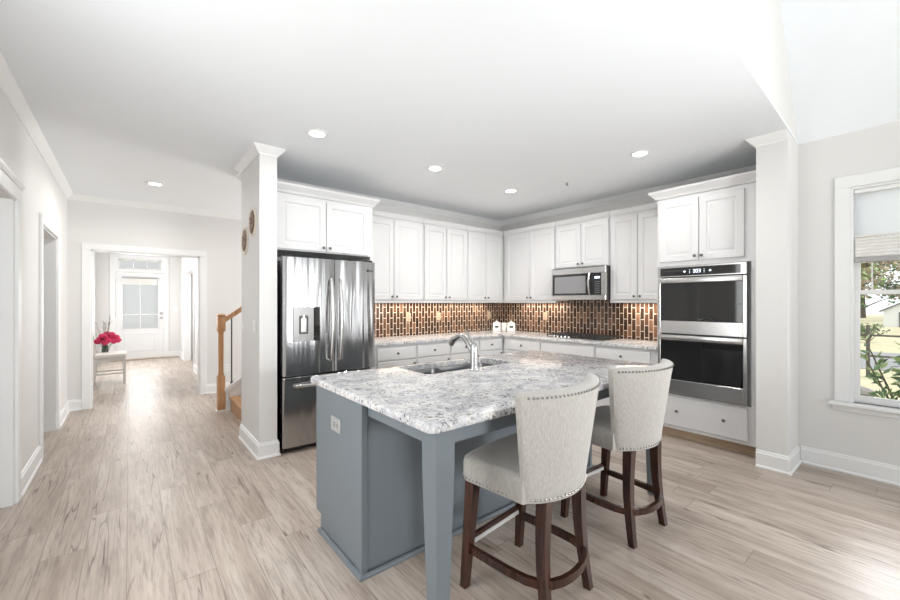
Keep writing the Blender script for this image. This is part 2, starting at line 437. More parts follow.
struct('wall_pillar', MB().box(.884, 1.031, 3.725, 4.44, 0, ZC), 'wall_paint')
D1 = (3.10, 3.95, 0, 2.075); D2 = (4.98, 5.97, 0, 2.075)
wall_with_holes('wall_left', 'x', XL-.12, XL, YR, YD, 0, ZC, [D1, D2, (10.0, 11.2, .4, 2.4), (1.0, 2.4, .35, 2.35)])
m = MB(); m.box(-1.9, XL-.12, D2[1], D2[1]+.1, 0, ZC); m.box(-1.9, XL-.12, D2[0]-.4, D2[0]-.3, 0, ZC); m.box(-2.0, -1.9, D2[0]-.4, D2[1]+.1, 0, ZC)
struct('wall_side_passage', m, 'wall_paint')
HX0, HX1, HZ = -.392, .812, 2.065
wall_with_holes('wall_hall', 'y', YH, YH+.12, XL, XR, 0, ZC, [(HX0, HX1, 0, HZ)])
wall_with_holes('wall_foyer_front', 'y', YD, YD+.12, XL, 1.2, 0, ZC, [(-.264, .674, 0, 2.115), (-.20, .61, 2.20, 2.42)])
wall_with_holes('wall_foyer_right', 'x', 1.02, 1.14, YH+.12, YD, 0, ZC, [(9.5, 11.2, 0, 2.075)])
struct('wall_foyer_side_room', MB().box(2.2, 2.3, 8.5, YD, 0, ZC).box(1.14, 2.2, 8.5, 8.6, 0, ZC).box(1.2, 2.2, YD, YD+.12, 0, ZC), 'wall_paint')
wall_with_holes('wall_rear', 'y', YR-.12, YR, XL, XW, 0, ZC, [(a, b, .15, 2.5) for a, b in REAR_WINDOWS])
struct('wall_rear_gable', MB().prism([(XW, ZC), (RX, RZ), (XL, ZC)], 'y', YR-.12, YR), 'wall_paint')

# baseboards
def bb_profile(): return [(0, 0), (.026, 0), (.026, .012), (.016, .022), (.016, .118), (.010, .124), (.008, .138), (0, .142)]
TN = [0]
def run_profile(mb, prof, pts, side):
    """sweep an (out, up) profile along a level polyline, mitred; side=+1 puts it to the left of the path"""
    n = len(pts); P = [Vector((p[0], p[1])) for p in pts]; loops = []
    for i in range(n):
        t0 = (P[i]-P[i-1]).normalized() if i > 0 else None
        t1 = (P[i+1]-P[i]).normalized() if i < n-1 else None
        if t0 is None: t0 = t1
        if t1 is None: t1 = t0
        n0 = Vector((-t0.y, t0.x))*side; n1 = Vector((-t1.y, t1.x))*side
        q = (n0+n1); q = q/q.length; q = q/max(.3, q.dot(n0))
        loops.append([(P[i].x+q.x*o, P[i].y+q.y*o, pts[i][2]+u) for o, u in prof])
    return mb.loft(loops)
def baseboard(name, pts, side): struct(name, run_profile(MB(), bb_profile(), [(x, y, 0) for x, y in pts], side), 'trim_white')
baseboard('baseboard_pillar', [(1.031, 3.75), (1.031, 3.725), (.884, 3.725), (.884, 4.44), (.96, 4.44), (.96, 4.74)], 1)
baseboard('baseboard_column', [(4.09, .925), (4.09, YG), (XW, YG)], -1)
baseboard('baseboard_right', [(XW, YG-.018), (XW, YR)], -1)
baseboard('baseboard_left', [(XL, D1[1]+.105), (XL, D2[0]-.09)], -1)
baseboard('baseboard_left_hall', [(XL, D2[1]+.085), (XL, YH), (HX0-.085, YH)], -1)
baseboard('baseboard_hall', [(HX1+.085, YH), (XR, YH)], -1)
baseboard('baseboard_foyer_left', [(XL, YH+.12), (XL, YD), (-.36, YD)], -1)
baseboard('baseboard_foyer_front', [(.77, YD), (1.02, YD), (1.02, 11.29)], -1)
baseboard('baseboard_foyer_right', [(1.02, 9.41), (1.02, YH+.12)], -1)
baseboard('baseboard_living', [(XL, YR), (XL, D1[0]-.1)], -1)
baseboard('baseboard_passage', [(XL-.13, D2[1]), (-1.9, D2[1])], 1)

# crown mouldings
CP = [(0, -.068), (.008, -.068), (.011, -.058), (.022, -.048), (.040, -.028), (.053, -.013), (.058, -.008), (.062, 0), (0, 0)]
def crown(name, pts, side): struct(name, run_profile(MB(), CP, [(x, y, ZC) for x, y in pts], side), 'trim_white')
crown('trim_1', [(1.031, YB), (XR, YB), (XR, .925)], -1)                       # kitchen walls
crown('trim_2', [(1.031, 4.5), (1.031, 3.725), (.884, 3.725), (.884, 4.44), (.96, 4.44), (.96, 4.74), (XR, 4.74)], 1)   # round the pillar
crown('trim_3', [(XL, YG+.0), (XL, YH), (XR, YH)], -1)                         # left and hall walls
crown('trim_4', [(XR, .925), (4.09, .925), (4.09, YG+.0)], -1)                     # column

# casings and doors
def casing_y(mb, x, y0, y1, zt, w=.088, t=.02, cap=True, s=1):    # round an opening in a wall x=const, facing +x (s=1)
    a, b = (x, x+t) if s > 0 else (x-t, x)
    mb.box(a, b, y0-w, y0, 0, zt, .003); mb.box(a, b, y1, y1+w, 0, zt, .003); mb.box(a, b, y0-w, y1+w, zt, zt+w, .003)
    return mb
def casing_x(mb, y, x0, x1, zt, w=.085, t=.02, s=-1):
    a, b = (y-t, y) if s < 0 else (y, y+t)
    mb.box(x0-w, x0, a, b, 0, zt, .003); mb.box(x1, x1+w, a, b, 0, zt, .003); mb.box(x0-w, x1+w, a, b, zt, zt+w, .003)
    return mb
m = casing_y(MB(), XL, D1[0], D1[1], D1[3]-.0, .095, .022)
run_profile(m, [(0, 0), (.03, .0), (.042, .02), (.042, .03), (0, .03)], [(XL+.0, D1[0]-.1, 2.165), (XL+.0, D1[1]+.1, 2.165)], -1)
for y in (D1[0], D1[1]-.02): m.box(XL-.12, XL, y, y+.02, 0, D1[3])
struct('trim_5', m, 'trim_white')
m = casing_y(MB(), XL, D2[0], D2[1], D2[3], .082, .02)
m.box(XL-.12, XL, D2[0], D2[0]+.018, 0, D2[3]); m.box(XL-.12, XL, D2[1]-.018, D2[1], 0, D2[3]); m.box(XL-.12, XL, D2[0], D2[1], D2[3]-.018, D2[3])
struct('trim_6', m, 'trim_white')
m = casing_x(MB(), YH, HX0, HX1, HZ); casing_x(m, YH+.12, HX0, HX1, HZ, s=1)
m.box(HX0, HX0+.018, YH, YH+.12, 0, HZ); m.box(HX1-.018, HX1, YH, YH+.12, 0, HZ); m.box(HX0, HX1, YH, YH+.12, HZ-.018, HZ)
struct('trim_7', m, 'trim_white')
m = casing_y(MB(), 1.02, 9.5, 11.2, 2.075, .088, .02, s=-1); m.box(1.02, 1.14, 11.18, 11.2, 0, 2.075); m.box(1.02, 1.14, 9.5, 9.52, 0, 2.075); struct('trim_8', m, 'trim_white')
# front door surround with transom
m = MB(); m.box(-.36, -.262, YD-.022, YD, 0, 2.52, .003); m.box(.672, .77, YD-.022, YD, 0, 2.52, .003); m.box(-.36, .77, YD-.024, YD, 2.44, 2.53, .003); m.box(-.275, .685, YD-.02, YD, 2.12, 2.19, .003)
m.box(-.275, -.20, YD-.012, YD, 2.19, 2.44); m.box(.61, .685, YD-.012, YD, 2.19, 2.44)
struct('trim_9', m, 'trim_white')
struct('trim_10', MB().box(-.36, .95, YD-.14, YD+.02, 0, .018, .004), 'toe_wood')

# door_1: closed panelled door of the left wall
d1 = bpy.data.objects.new('door_1', None); d1['kind'] = 'structure'; d1.location = (XL-.06, D1[0]+.02, 0); col.objects.link(d1)
m = MB(); w = D1[1]-D1[0]-.046
for z0, z1 in ((.01, .95), (.95, 2.05)):
    for k in range(2): m.panel(.003+k*w/2, .003+(k+1)*w/2, z0, z1, 0, .04, .10, .010)
m.move(Matrix.Rotation(PI/2, 4, 'Z'))
obj('door_leaf', m, 'door_white', d1, smooth=False)
kn = MB().lathe([(0, 0), (.026, 0), (.026, .006), (.010, .012), (.010, .04), (.027, .05), (.027, .062), (.012, .07), (0, .07)], (.07, 0, .95), 16, 'y'); kn.move(Matrix.Rotation(PI/2, 4, 'Z'))
obj('door_knob', kn, 'brushed_nickel', d1)
# door_2: front door with glass
d2 = bpy.data.objects.new('door_2', None); d2['kind'] = 'structure'; d2.location = (-.262, YD+.02, 0); col.objects.link(d2)
DW = .934
m = MB(); m.box(0, .13, 0, .045, .02, 2.10); m.box(DW-.11, DW, 0, .045, .02, 2.10); m.box(.13, DW-.11, 0, .045, 2.0, 2.10); m.box(.13, DW-.11, 0, .045, .02, .72)
m.panel(.17, DW-.15, .20, .64, -.012, .014, .03, .024)
for z in (.72, 1.98): m.box(.11, DW-.09, -.012, 0, z-.01, z+.022)
m.box(.11, .135, -.012, 0, .72, 2.0); m.box(DW-.115, DW-.09, -.012, 0, .72, 2.0)
obj('door_leaf', m, 'door_white', d2, smooth=False)
obj('glass_pane', MB().box(.13, DW-.11, .018, .026, .74, 1.98), 'door_glass', d2)
m = MB(); m.box(.13, DW-.11, .008, .03, 1.08, 1.10)
m.box(.46, .475, .01, .03, .74, 1.98); obj('muntin', m, 'door_white', d2, smooth=False)
for z, n in ((1.0, 'door_handle'), (1.12, 'deadbolt')):
    obj(n, MB().lathe([(0, 0), (.03, 0), (.03, .008), (.012, .014), (.012, .04), (.026, .05), (.02, .066), (0, .068)], (DW-.055, 0, z), 16, 'y'), 'brushed_nickel', d2)
for z in (.3, 1.1, 1.9): obj('hinge', MB().cyl((-.004, -.006, z-.05), (-.004, -.006, z+.05), .008, seg=8), 'brushed_nickel', d2)
sh = thing('door_blind', 'short pleated grey blind drawn up at top of the front door glass', 'blind', (.20, YD-.005, 1.82))
obj('headrail', MB().box(-.34, .34, -.018, .010, .145, .185, .004), 'rail_grey', sh)
m = MB()
for k in range(6): m.box(-.335, .335, -.016-.004*(k % 2), .006, k*.024, k*.024+.022, .003)
obj('pleats', m, 'shade_fabric', sh)
# transom
w2 = bpy.data.objects.new('window_2', None); w2['kind'] = 'structure'; w2.location = (.205, YD+.05, 2.31); col.objects.link(w2)
m = MB()
for a in ((-.405, .405, -.11, -.085), (-.405, .405, .085, .11), (-.405, -.38, -.11, .11), (.38, .405, -.11, .11), (-.14, -.125, -.11, .11), (.125, .14, -.11, .11)): m.box(a[0], a[1], -.02, .02, a[2], a[3])
obj('sash', m, 'trim_white', w2, smooth=False); obj('glass_pane', MB().box(-.39, .39, -.003, .003, -.10, .10), 'door_glass', w2)
# foyer side window, rear windows, stair window (plain framed panes)
def framed_window(name, axis, p, u0, u1, z0, z1, bars=(1, 2)):
    loc = (p, (u0+u1)/2, z0) if axis == 'x' else ((u0+u1)/2, p, z0)
    o = bpy.data.objects.new(name, None); o['kind'] = 'structure'; o.location = loc; col.objects.link(o)
    h = (u1-u0)/2; H = z1-z0; m = MB(); f = .05
    m.box(-h, -h+f, -.03, .03, 0, H); m.box(h-f, h, -.03, .03, 0, H); m.box(-h, h, -.03, .03, 0, f); m.box(-h, h, -.03, .03, H-f, H)
    m.box(-h, h, -.02, .02, H/2-.025, H/2+.025)
    g = MB().box(-h+.02, h-.02, -.004, .004, .02, H-.02)
    if axis == 'x':
        for q in (m, g): q.move(Matrix.Rotation(PI/2, 4, 'Z'))
    obj('window_frame', m, 'trim_white', o, smooth=False); obj('glass_pane', g, 'pane_glass', o)
framed_window('window_3', 'x', XL-.08, 10.0, 11.2, .4, 2.4)
for k, (a, b) in enumerate(REAR_WINDOWS): framed_window('window_%d' % (4+k), 'y', YR-.08, a, b, .15, 2.5)
framed_window('window_7', 'x', XW+.07, -3.2, -1.6, .58, 2.3)  # extra window out of view, added to help the lighting
framed_window('window_9', 'x', XL-.08, 1.0, 2.4, .35, 2.35)  # out-of-view window added to go with the left fill
framed_window('window_8', 'x', XR+.08, 5.4, 6.6, .8, 2.4)

# window_1, the one in view
w1 = bpy.data.objects.new('window_1', None); w1['kind'] = 'structure'; w1.location = (XW, (WY0+WY1)/2, WZ0); col.objects.link(w1)
m = MB(); t = .02
m.box(XW-t, XW, WY1, WY1+.088, WZ0, WZ1, .004); m.box(XW-t, XW, WY0-.088, WY0, WZ0, WZ1, .004); m.box(XW-t, XW, WY0-.088, WY1+.088, WZ1, WZ1+.095, .004)
obj('casing', m, 'trim_white', w1, world=True, smooth=False)
obj('sill', MB().box(XW-.075, XW+.05, WY0-.12, WY1+.12, WZ0-.03, WZ0, .006).box(XW+.04, XW+.118, WY0, WY1, WZ0-.03, WZ0+.021).box(XW-.022, XW, WY0-.10, WY1+.10, WZ0-.075, WZ0-.03, .004), 'trim_white', w1, world=True, smooth=False)
m = MB(); m.box(XW, XW+.10, WY1-.02, WY1, WZ0, WZ1); m.box(XW, XW+.10, WY0, WY0+.02, WZ0, WZ1); m.box(XW, XW+.10, WY0+.02, WY1-.02, WZ1-.02, WZ1)
obj('jamb', m, 'trim_white', w1, world=True, smooth=False)
ZM = 1.455
def sash(z0, z1, x, name):
    m = MB(); f = .032
    a, b = WY0+.02, WY1-.02
    m.box(x, x+.03, a, a+f, z0, z1); m.box(x, x+.03, b-f, b, z0, z1); m.box(x, x+.03, a+f, b-f, z0, z0+f); m.box(x, x+.03, a+f, b-f, z1-f, z1)
    return m, MB().box(x+.012, x+.017, a+.02, b-.02, z0+.02, z1-.02)
m, g = sash(WZ0+.02, ZM+.02, XW+.045, 'lower'); obj('lower_sash', m, 'trim_white', w1, world=True, smooth=False); obj('lower_pane', g, 'pane_glass', w1, world=True)
m, g = sash(ZM-.015, WZ1-.02, XW+.078, 'upper'); m.box(XW+.085, XW+.10, .285, .293, ZM, WZ1-.04)
obj('upper_sash', m, 'trim_white', w1, world=True, smooth=False); obj('upper_pane', g, 'pane_glass', w1, world=True)
ws = thing('window_shade', 'cellular shade half lowered in the right-hand window, sheer above and opaque below', 'shade', (XW+.02, (WY0+WY1)/2, 1.69))
a, b = WY0+.025, WY1-.024
obj('headrail', MB().box(XW+.0, XW+.04, a, b, WZ1-.055, WZ1-.022, .004), 'plastic_white', ws, world=True)
obj('sheer_cells', MB().box(XW+.016, XW+.020, a, b, 1.905, WZ1-.055), 'shade_sheer', ws, world=True)
m = MB().box(XW+.006, XW+.034, a, b, 1.895, 1.91, .004)
for k in range(6): m.box(XW+.008, XW+.032, a, b, 1.735+k*.026, 1.735+k*.026+.027, .008)
obj('opaque_cells', m, 'shade_fabric', ws, world=True)
obj('bottom_rail', MB().box(XW+.004, XW+.036, a, b, 1.695, 1.735, .006), 'rail_grey', ws, world=True)

# ------------------------------------------------------------------ cabinets (built facing -y; rz=-90deg turns them to face -x)
CW = 'cabinet_white'
def wall_cab(label, loc, rz, w, z0, z1, depth, splits, knobs=True, group=None, crownz=None, ends=(0, 0)):
    t = thing('wall_cabinet', label, 'cabinet', loc, rz, group)
    obj('carcass', MB().box(0, w, .0, depth, z0, z1, .002), CW, t, smooth=False)
    n = len(splits)-1
    for i in range(n):
        x0, x1 = splits[i]+.004, splits[i+1]-.004
        d = obj('door', MB().panel(x0, x1, z0+.012, z1-.03, -.02), CW, t, smooth=False)
        kx = (x1-.03) if i % 2 == 0 else x0+.03
        knob(d, kx, -.02, z0+.05)
    m = MB(); p = [(0, 0), (.012, 0), (.02, .018), (.045, .05), (.05, .065), (0, .065)] if crownz else [(0, 0), (.012, 0), (.018, .03), (.026, .055), (.026, .065), (0, .065)]
    pts = [(0, 0, z1-.0), (w, 0, z1)]
    if ends[1]: pts = pts+[(w, ends[1], z1)]
    if ends[0]: pts = [(0, ends[0], z1)]+pts
    if crownz: p = [(o*1.35, u*1.3) for o, u in p]
    run_profile(m, p, pts, -1); m.box(0, w, 0, depth*.98, z1, z1+p[-1][1]*.9)
    obj('crown', m, CW, t, smooth=False)
    if not crownz: obj('light_rail', MB().box(0, w, -.005, .02, z0-.028, z0+.004, .003), CW, t, smooth=False)
    return t
UF, ZU0, ZU1 = 4.29, 1.402, 2.44
G1 = 'white wall cabinets over the counters'
wall_cab('white two-door wall cabinet directly right of the refrigerator', (2.115, UF, 0), 0, .925, ZU0, ZU1, YB-UF-.002, [.02, .465, .915], group=G1)
wall_cab('white two-door wall cabinet second to the right of the refrigerator', (3.045, UF, 0), 0, .775, ZU0, ZU1, YB-UF-.002, [.01, .39, .77], group=G1)
wall_cab('white two-door wall cabinet at the left side of the room corner', (3.825, UF, 0), 0, XR-3.825-.002, ZU0, ZU1, YB-UF-.002, [.01, .375, .735], group=G1)
UX = 4.59
R90 = -PI/2
wall_cab('white two-door wall cabinet between the room corner and the microwave', (UX, UF-.024, 0), R90, UF-.024-3.292, ZU0, ZU1, XR-UX-.002, [.06, .53, .97], group=G1)
wall_cab('short white two-door wall cabinet right above the microwave', (UX, 3.287, 0), R90, .79, 1.835, ZU1, XR-UX-.002, [.012, .40, .785], group=G1)
wall_cab('white two-door wall cabinet between the microwave and the wall ovens', (UX, 2.492, 0), R90, 2.492-1.802, ZU0, ZU1, XR-UX-.002, [.008, .345, .685], group=G1)
# cabinet over the fridge
FF = 3.95
t = wall_cab('white two-door cabinet with crown above the refrigerator', (1.034, FF, 0), 0, 1.07, 1.885, 2.44, YB-FF-.002, [.05, .535, 1.02], group=None, crownz=True, ends=(0, .34))
obj('side_panel', MB().box(1.045, 1.07, 0, YB-FF-.002, 0, 1.883), CW, t, smooth=False)
# base cabinets
BF, ZB = 4.02, .874
BX = 4.29
def base_cab(label, loc, rz, w, depth, x0=.012, x1=None, drawer=True, kn=True, doors=2):
    t = thing('base_cabinet', label, 'cabinet', loc, rz, 'white base cabinets under the counter')
    x1 = w-.012 if x1 is None else x1
    obj('carcass', MB().box(0, w, 0, depth, .10, ZB, .002), CW, t, smooth=False)
    obj('toe_kick', MB().box(0, w, .07, depth, 0, .10), CW, t, smooth=False)
    d = obj('drawer', MB().slab(x0, x1, .70, .845, -.02), CW, t, smooth=False)
    if kn: knob(d, (x0+x1)/2, -.02, .775)
    for i in range(doors):
        a = x0+(x1-x0)/doors*i+.002; b = x0+(x1-x0)/doors*(i+1)-.002
        q = obj('door', MB().panel(a, b, .115, .685, -.02), CW, t, smooth=False); knob(q, b-.03 if i == 0 else a+.03, -.02, .64)
    return t
base_cab('white base cabinet right beside the refrigerator, with one wide drawer', (2.108, BF, 0), 0, .637, YB-BF-.002, x0=.09, doors=1)
base_cab('white base cabinet second from the refrigerator, seen left of the faucet', (2.747, BF, 0), 0, .53, YB-BF-.002, doors=1)
base_cab('white base cabinet behind the faucet, third from the refrigerator', (3.279, BF, 0), 0, .525, YB-BF-.002, doors=1)
base_cab('white base cabinet at the left side of the counter corner, right of the faucet', (3.806, BF, 0), 0, XR-3.806-.002, YB-BF-.002, x1=.46, doors=1)
base_cab('white base cabinet at the right side of the counter corner, left of the cooktop', (BX, BF-.024, 0), R90, BF-.024-3.312, XR-BX-.002, x0=.06, doors=1)
base_cab('white base cabinet below the gas cooktop with a plain false drawer', (BX, 3.310, 0), R90, .80, XR-BX-.002, kn=False)
base_cab('white base cabinet between the cooktop and the wall ovens', (BX, 2.508, 0), R90, 2.508-1.802, XR-BX-.002, x1=.63)
# countertop, L shaped
m = MB(); L = [(2.108, 3.985), (4.255, 3.985), (4.255, 1.803), (XR-.003, 1.803), (XR-.003, YB-.003), (2.108, YB-.003)]
def inset_poly(P, d):
    n = len(P); out = []
    for i in range(n):
        a, b, c = Vector(P[i-1]), Vector(P[i]), Vector(P[(i+1) % n]); t0 = (b-a).normalized(); t1 = (c-b).normalized()
        n0 = Vector((-t0.y, t0.x)); n1 = Vector((-t1.y, t1.x)); q = (n0+n1)/(1+n0.dot(n1)); out.append((b.x+q.x*d, b.y+q.y*d))
    return out
if sum(L[i-1][0]*L[i][1]-L[i][0]*L[i-1][1] for i in range(6)) < 0: L = L[::-1]
m.loft([[(x, y, z) for x, y in inset_poly(L, d)] for z, d in ((.876, .006), (.882, 0), (.906, 0), (.912, .004), (.914, .010))])
ct = obj('countertop', m, 'granite', loc=(2.108, 3.985, .876)); tag(ct, 'speckled white granite counter running round the kitchen corner along both walls', 'countertop')
# backsplash
m = MB().box(2.108, XR-.001, YB-.010, YB-.0005, .9155, 1.40).box(XR-.010, XR-.0005, 1.803, YB-.010, .9155, 1.40)
m.box(XR-.010, XR-.0005, 2.50, 3.285, 1.40, 1.45)
struct('trim_11', m, 'tile')

# ------------------------------------------------------------------ tall oven cabinet and double oven
OX = 4.27; OY1, OW = 1.80, .873     # local x runs from y=1.80 down to .962
oc = thing('oven_cabinet', 'tall white oven cabinet with two upper doors and a bottom drawer', 'cabinet', (OX, OY1, 0), R90)
OD = XR-OX-.002
m = MB(); m.box(0, OW, .06, OD, .10, 2.44); m.box(0, OW, 0, .06, 1.745, 2.44, .002); m.box(0, OW, 0, .06, .10, .448, .002); m.box(0, .038, 0, .06, .448, 1.745); m.box(.80, OW, 0, .06, .448, 1.745)
obj('carcass', m, CW, oc, smooth=False)
obj('toe_kick', MB().box(0, OW, .07, .09, 0, .10), 'toe_wood', oc, smooth=False)
for x0, x1, kx in ((.03, .387, .36), (.395, .752, .42)):
    d = obj('door', MB().panel(x0, x1, 1.79, 2.40, -.02), CW, oc, smooth=False); knob(d, kx, -.02, 1.83)
d = obj('drawer', MB().slab(.03, .775, .135, .425, -.02), CW, oc, smooth=False); knob(d, .20, -.02, .29); knob(d, .60, -.02, .29)
m = MB(); p = [(o*1.35, u*1.3) for o, u in [(0, 0), (.012, 0), (.02, .018), (.045, .05), (.05, .065), (0, .065)]]
run_profile(m, p, [(0, .30, 2.44), (0, 0, 2.44), (OW, 0, 2.44)], -1); m.box(0, OW, 0, OD, 2.44, 2.515); obj('crown', m, CW, oc, smooth=False)
ov = thing('double_oven', 'stainless steel double wall oven with dark glass doors', 'oven', (OX, 1.785-.006, .455), R90)
W = .757
obj('body', MB().box(.02, W-.02, .004, .055, .0, 1.285), 'black_plastic', ov, smooth=False)
def oven_frame(z0, z1, gz0, gz1, n):
    m = MB(); f = -.045; g = .028
    m.box(0, g, f, 0, z0, z1, .003); m.box(W-g, W, f, 0, z0, z1, .003); m.box(g, W-g, f, 0, z0, gz0, .003); m.box(g, W-g, f, 0, gz1, z1, .003)
    d = obj('oven_door', m, 'steel', ov, smooth=False)
    obj('window_glass', MB().box(g, W-g, f+.004, f+.012, gz0, gz1), 'oven_glass', d, smooth=False)
    hz = (gz1+z1)/2+.0
    hm = MB().box(.03, W-.03, f-.014, f-.001, hz-.026, hz+.026, .006, 2)
    obj('handle', hm, 'steel', d)
    return d
d_up = oven_frame(.612, 1.165, .738, 1.118, 'upper')
d_lo = oven_frame(.018, .598, .150, .545, 'lower')
obj('bottom_vent', MB().box(0, W, -.03, 0, 0, .014), 'steel', ov, smooth=False)
cp = obj('control_panel', MB().box(0, W, -.045, 0, 1.175, 1.285, .004), 'steel', ov, smooth=False)
obj('control_glass', MB().box(.028, W-.045, -.0465, -.0455, 1.187, 1.268), 'oven_glass', cp, smooth=False)
m = MB()
for k, x in enumerate((.338, .362, .386)):
    z = 1.228; m.box(x-.008, x+.008, -.0475, -.0466, z+.012, z+.016); m.box(x-.008, x+.008, -.0475, -.0466, z-.016, z-.012); m.box(x+.006, x+.009, -.0475, -.0466, z-.014, z+.014)
    if k != 1: m.box(x-.008, x+.008, -.0475, -.0466, z-.002, z+.002)
    else: m.box(x-.009, x-.006, -.0475, -.0466, z-.014, z+.014)
obj('clock_display', m, 'display', cp)
for x in (.255, .475): obj('button', MB().lathe([(0, 0), (.009, 0), (.009, .001), (0, .001)], (x, -.0466, 1.226), 12, 'y'), 'display', cp)
for x in (.30, .425):
    for z in (1.212, 1.226, 1.240): obj('button', MB().box(x-.004, x+.004, -.0475, -.0466, z-.002, z+.002), 'display', cp)
obj('oven_rack', MB().box(.05, .7, -.0405, -.0402, 1.10, 1.103), 'grille_grey', d_up)

# ------------------------------------------------------------------ microwave
mw = thing('microwave', 'stainless over-the-range microwave with dark window, hung under the short cabinet', 'microwave', (4.50, 3.275, 1.412), R90)
W, H = .79, .42
obj('body', MB().box(0, W, 0, XR-4.50-.012, 0, H, .004), 'black_plastic', mw, smooth=False)
m = MB(); f = -.035
m.box(0, W, f, -.001, 0, .062, .004); m.box(0, W, f, -.001, H-.085, H, .004); m.box(0, .022, f, -.001, .062, H-.085); m.box(W-.055, W, f, -.001, .062, H-.085)
obj('front_frame', m, 'steel', mw, smooth=False)
obj('window_glass', MB().box(.022, .57, f+.003, f+.010, .062, H-.085), 'oven_glass', mw, smooth=False)
obj('window_screen', MB().box(.055, .52, f+.002, f+.0028, .085, H-.115), 'grille_grey', mw, smooth=False)
pp = obj('control_panel', MB().box(.575, W-.055, f+.003, f+.010, .062, H-.085), 'black_plastic', mw, smooth=False)
m = MB(); m.box(.645, .715, f+.0015, f+.0028, .265, .29)
obj('clock_display', m, 'display', pp)
m = MB()
for i in range(3):
    for j in range(6): m.box(.648+i*.024, .662+i*.024, f+.0015, f+.0028, .085+j*.027, .094+j*.027)
obj('keypad', m, 'grille_grey', pp)
m = MB(); pts = [(.585, f-.002, .07)]+[(.585, f-.016-.03*math.sin(PI*k/10), .075+.25*k/10) for k in range(11)]+[(.585, f-.002, .33)]
m.tube(pts, .014, 10); obj('handle', m, 'steel', mw)
obj('vent_slot', MB().box(.03, W-.03, f-.001, f+.003, H-.012, H-.005), 'dark_slot', mw, smooth=False)

# ------------------------------------------------------------------ gas cooktop
ck = thing('cooktop', 'low gas cooktop with black grates set in the counter under the microwave', 'cooktop', (4.58, 2.86, .914))
obj('steel_tray', MB().box(-.26, .26, -.40, .40, .001, .010, .004), 'steel', ck)
for k, y in enumerate((-.265, 0, .265)):
    m = MB(); r = .006
    for x in (-.20, -.07, .07, .2): m.box(x-r, x+r, y-.128, y+.128, .034, .048, .002)
    for yy in (-.122, 0, .122): m.box(-.24, .24, y+yy-r, y+yy+r, .034, .048, .002)
    for x in (-.235, .235):
        for yy in (-.12, .12): m.box(x-r, x+r, y+yy-r, y+yy+r, .010, .036)
    obj('grate', m, 'cast_iron', ck, smooth=False)
for x, y in ((-.13, -.265), (.13, -.265), (0, 0), (-.13, .265), (.13, .265)):
    obj('burner', MB().lathe([(0, 0), (.05, 0), (.05, .012), (.035, .014), (.035, .024), (0, .025)], (x, y, .010), 18), 'cast_iron', ck)
for k in range(5):
    obj('control_knob', MB().lathe([(0, 0), (.02, 0), (.018, .022), (0, .023)], (-.245+.01, .06+k*.055, .0101), 14), 'chrome', ck)

# ------------------------------------------------------------------ refrigerator
fr = thing('refrigerator', 'stainless french-door refrigerator with ice dispenser and bottom freezer', 'refrigerator', (1.065, 3.67, 0))
FW = .925
obj('cabinet_case', MB().box(.012, FW-.012, .085, .90, .03, 1.765, .004), 'black_plastic', fr, smooth=False)
def bulged(mb, x0, x1, z0, z1, yb, bulge, nseg=14, dep=.075):
    n = nseg; loops = []
    for i in range(n+1):
        u = i/n; x = x0+(x1-x0)*u; b = bulge*(1-(2*u-1)**2)
        e = .012*max(0, abs(2*u-1)**14)
        y = -b+e
        loops.append([(x, y, z0+.004), (x, y+.004, z0), (x, dep, z0), (x, dep, z1), (x, y+.004, z1), (x, y, z1-.004)])
    return mb.loft(loops)
XG = .487
dl = obj('left_door', bulged(MB(), 0, XG-.003, .705, 1.795, 0, .010), 'steel_fridge', fr)
dr = obj('right_door', bulged(MB(), XG+.003, FW, .705, 1.795, 0, .010), 'steel_fridge', fr)
fz = obj('freezer_drawer', bulged(MB(), 0, FW, .055, .692, 0, .010, 24), 'steel_fridge', fr)
for d, x in ((dl, XG-.045), (dr, XG+.045)):
    m = MB(); pts = [(x, -.005, .82)]+[(x, -.035-.028*math.sin(PI*k/12), .83+.76*k/12) for k in range(13)]+[(x, -.005, 1.60)]
    m.tube(pts, .016, 12); obj('handle', m, 'steel', d)
m = MB(); pts = [(.10, -.005, .615)]+[(.105+.71*k/12, -.035-.026*math.sin(PI*k/12), .615) for k in range(13)]+[(.82, -.005, .615)]
m.tube(pts, .016, 12); obj('handle', m, 'steel', fz)
# ice and water dispenser on the left door
m = MB(); X0, X1, Z0, Z1 = .085, .325, 1.02, 1.335; y = -.022
m.box(X0, X1, y, .004, 1.255, Z1); m.box(X0, X0+.05, y, .004, Z0, 1.255); m.box(X1-.105, X1-.055, y, .004, Z0, 1.255); m.box(X0+.05, X1-.105, y, .004, Z0, 1.085)
dp = obj('dispenser', m, 'dispenser_grey', dl, smooth=False)
obj('dispenser_recess', MB().box(X0+.05, X1-.105, -.0125, .003, 1.085, 1.255), 'recess_grey', dp, smooth=False)
obj('dispenser_panel', MB().box(X1-.055, X1, y-.002, .004, Z0, 1.2545).box(X1-.055, X1, y-.002, y-.0003, 1.2545, Z1), 'oven_glass', dp, smooth=False)
obj('dispenser_lever', MB().box(X0+.066, X0+.120, -.024, -.006, 1.10, 1.235, .004).cyl((X0+.093, -.018, 1.235), (X0+.093, -.018, 1.262), .018, seg=12), 'chrome', dp)
m = text_mb('LG', .034); m.move(Matrix.Translation((.875, -.0075, 1.703)) @ Matrix.Rotation(PI/2, 4, 'X')); m2 = m
obj('logo_letters', m2, 'dark_slot', dr, smooth=False)
obj('logo_disc', MB().lathe([(0, 0), (.014, 0), (.014, .002), (0, .002)], (.835, -.006, 1.703), 16, 'y'), 'dark_slot', dr)
for x in (.06, FW-.06): obj('hinge_cover', MB().box(x-.04, x+.04, .02, .14, 1.797, 1.815, .004), 'black_plastic', fr, smooth=False)
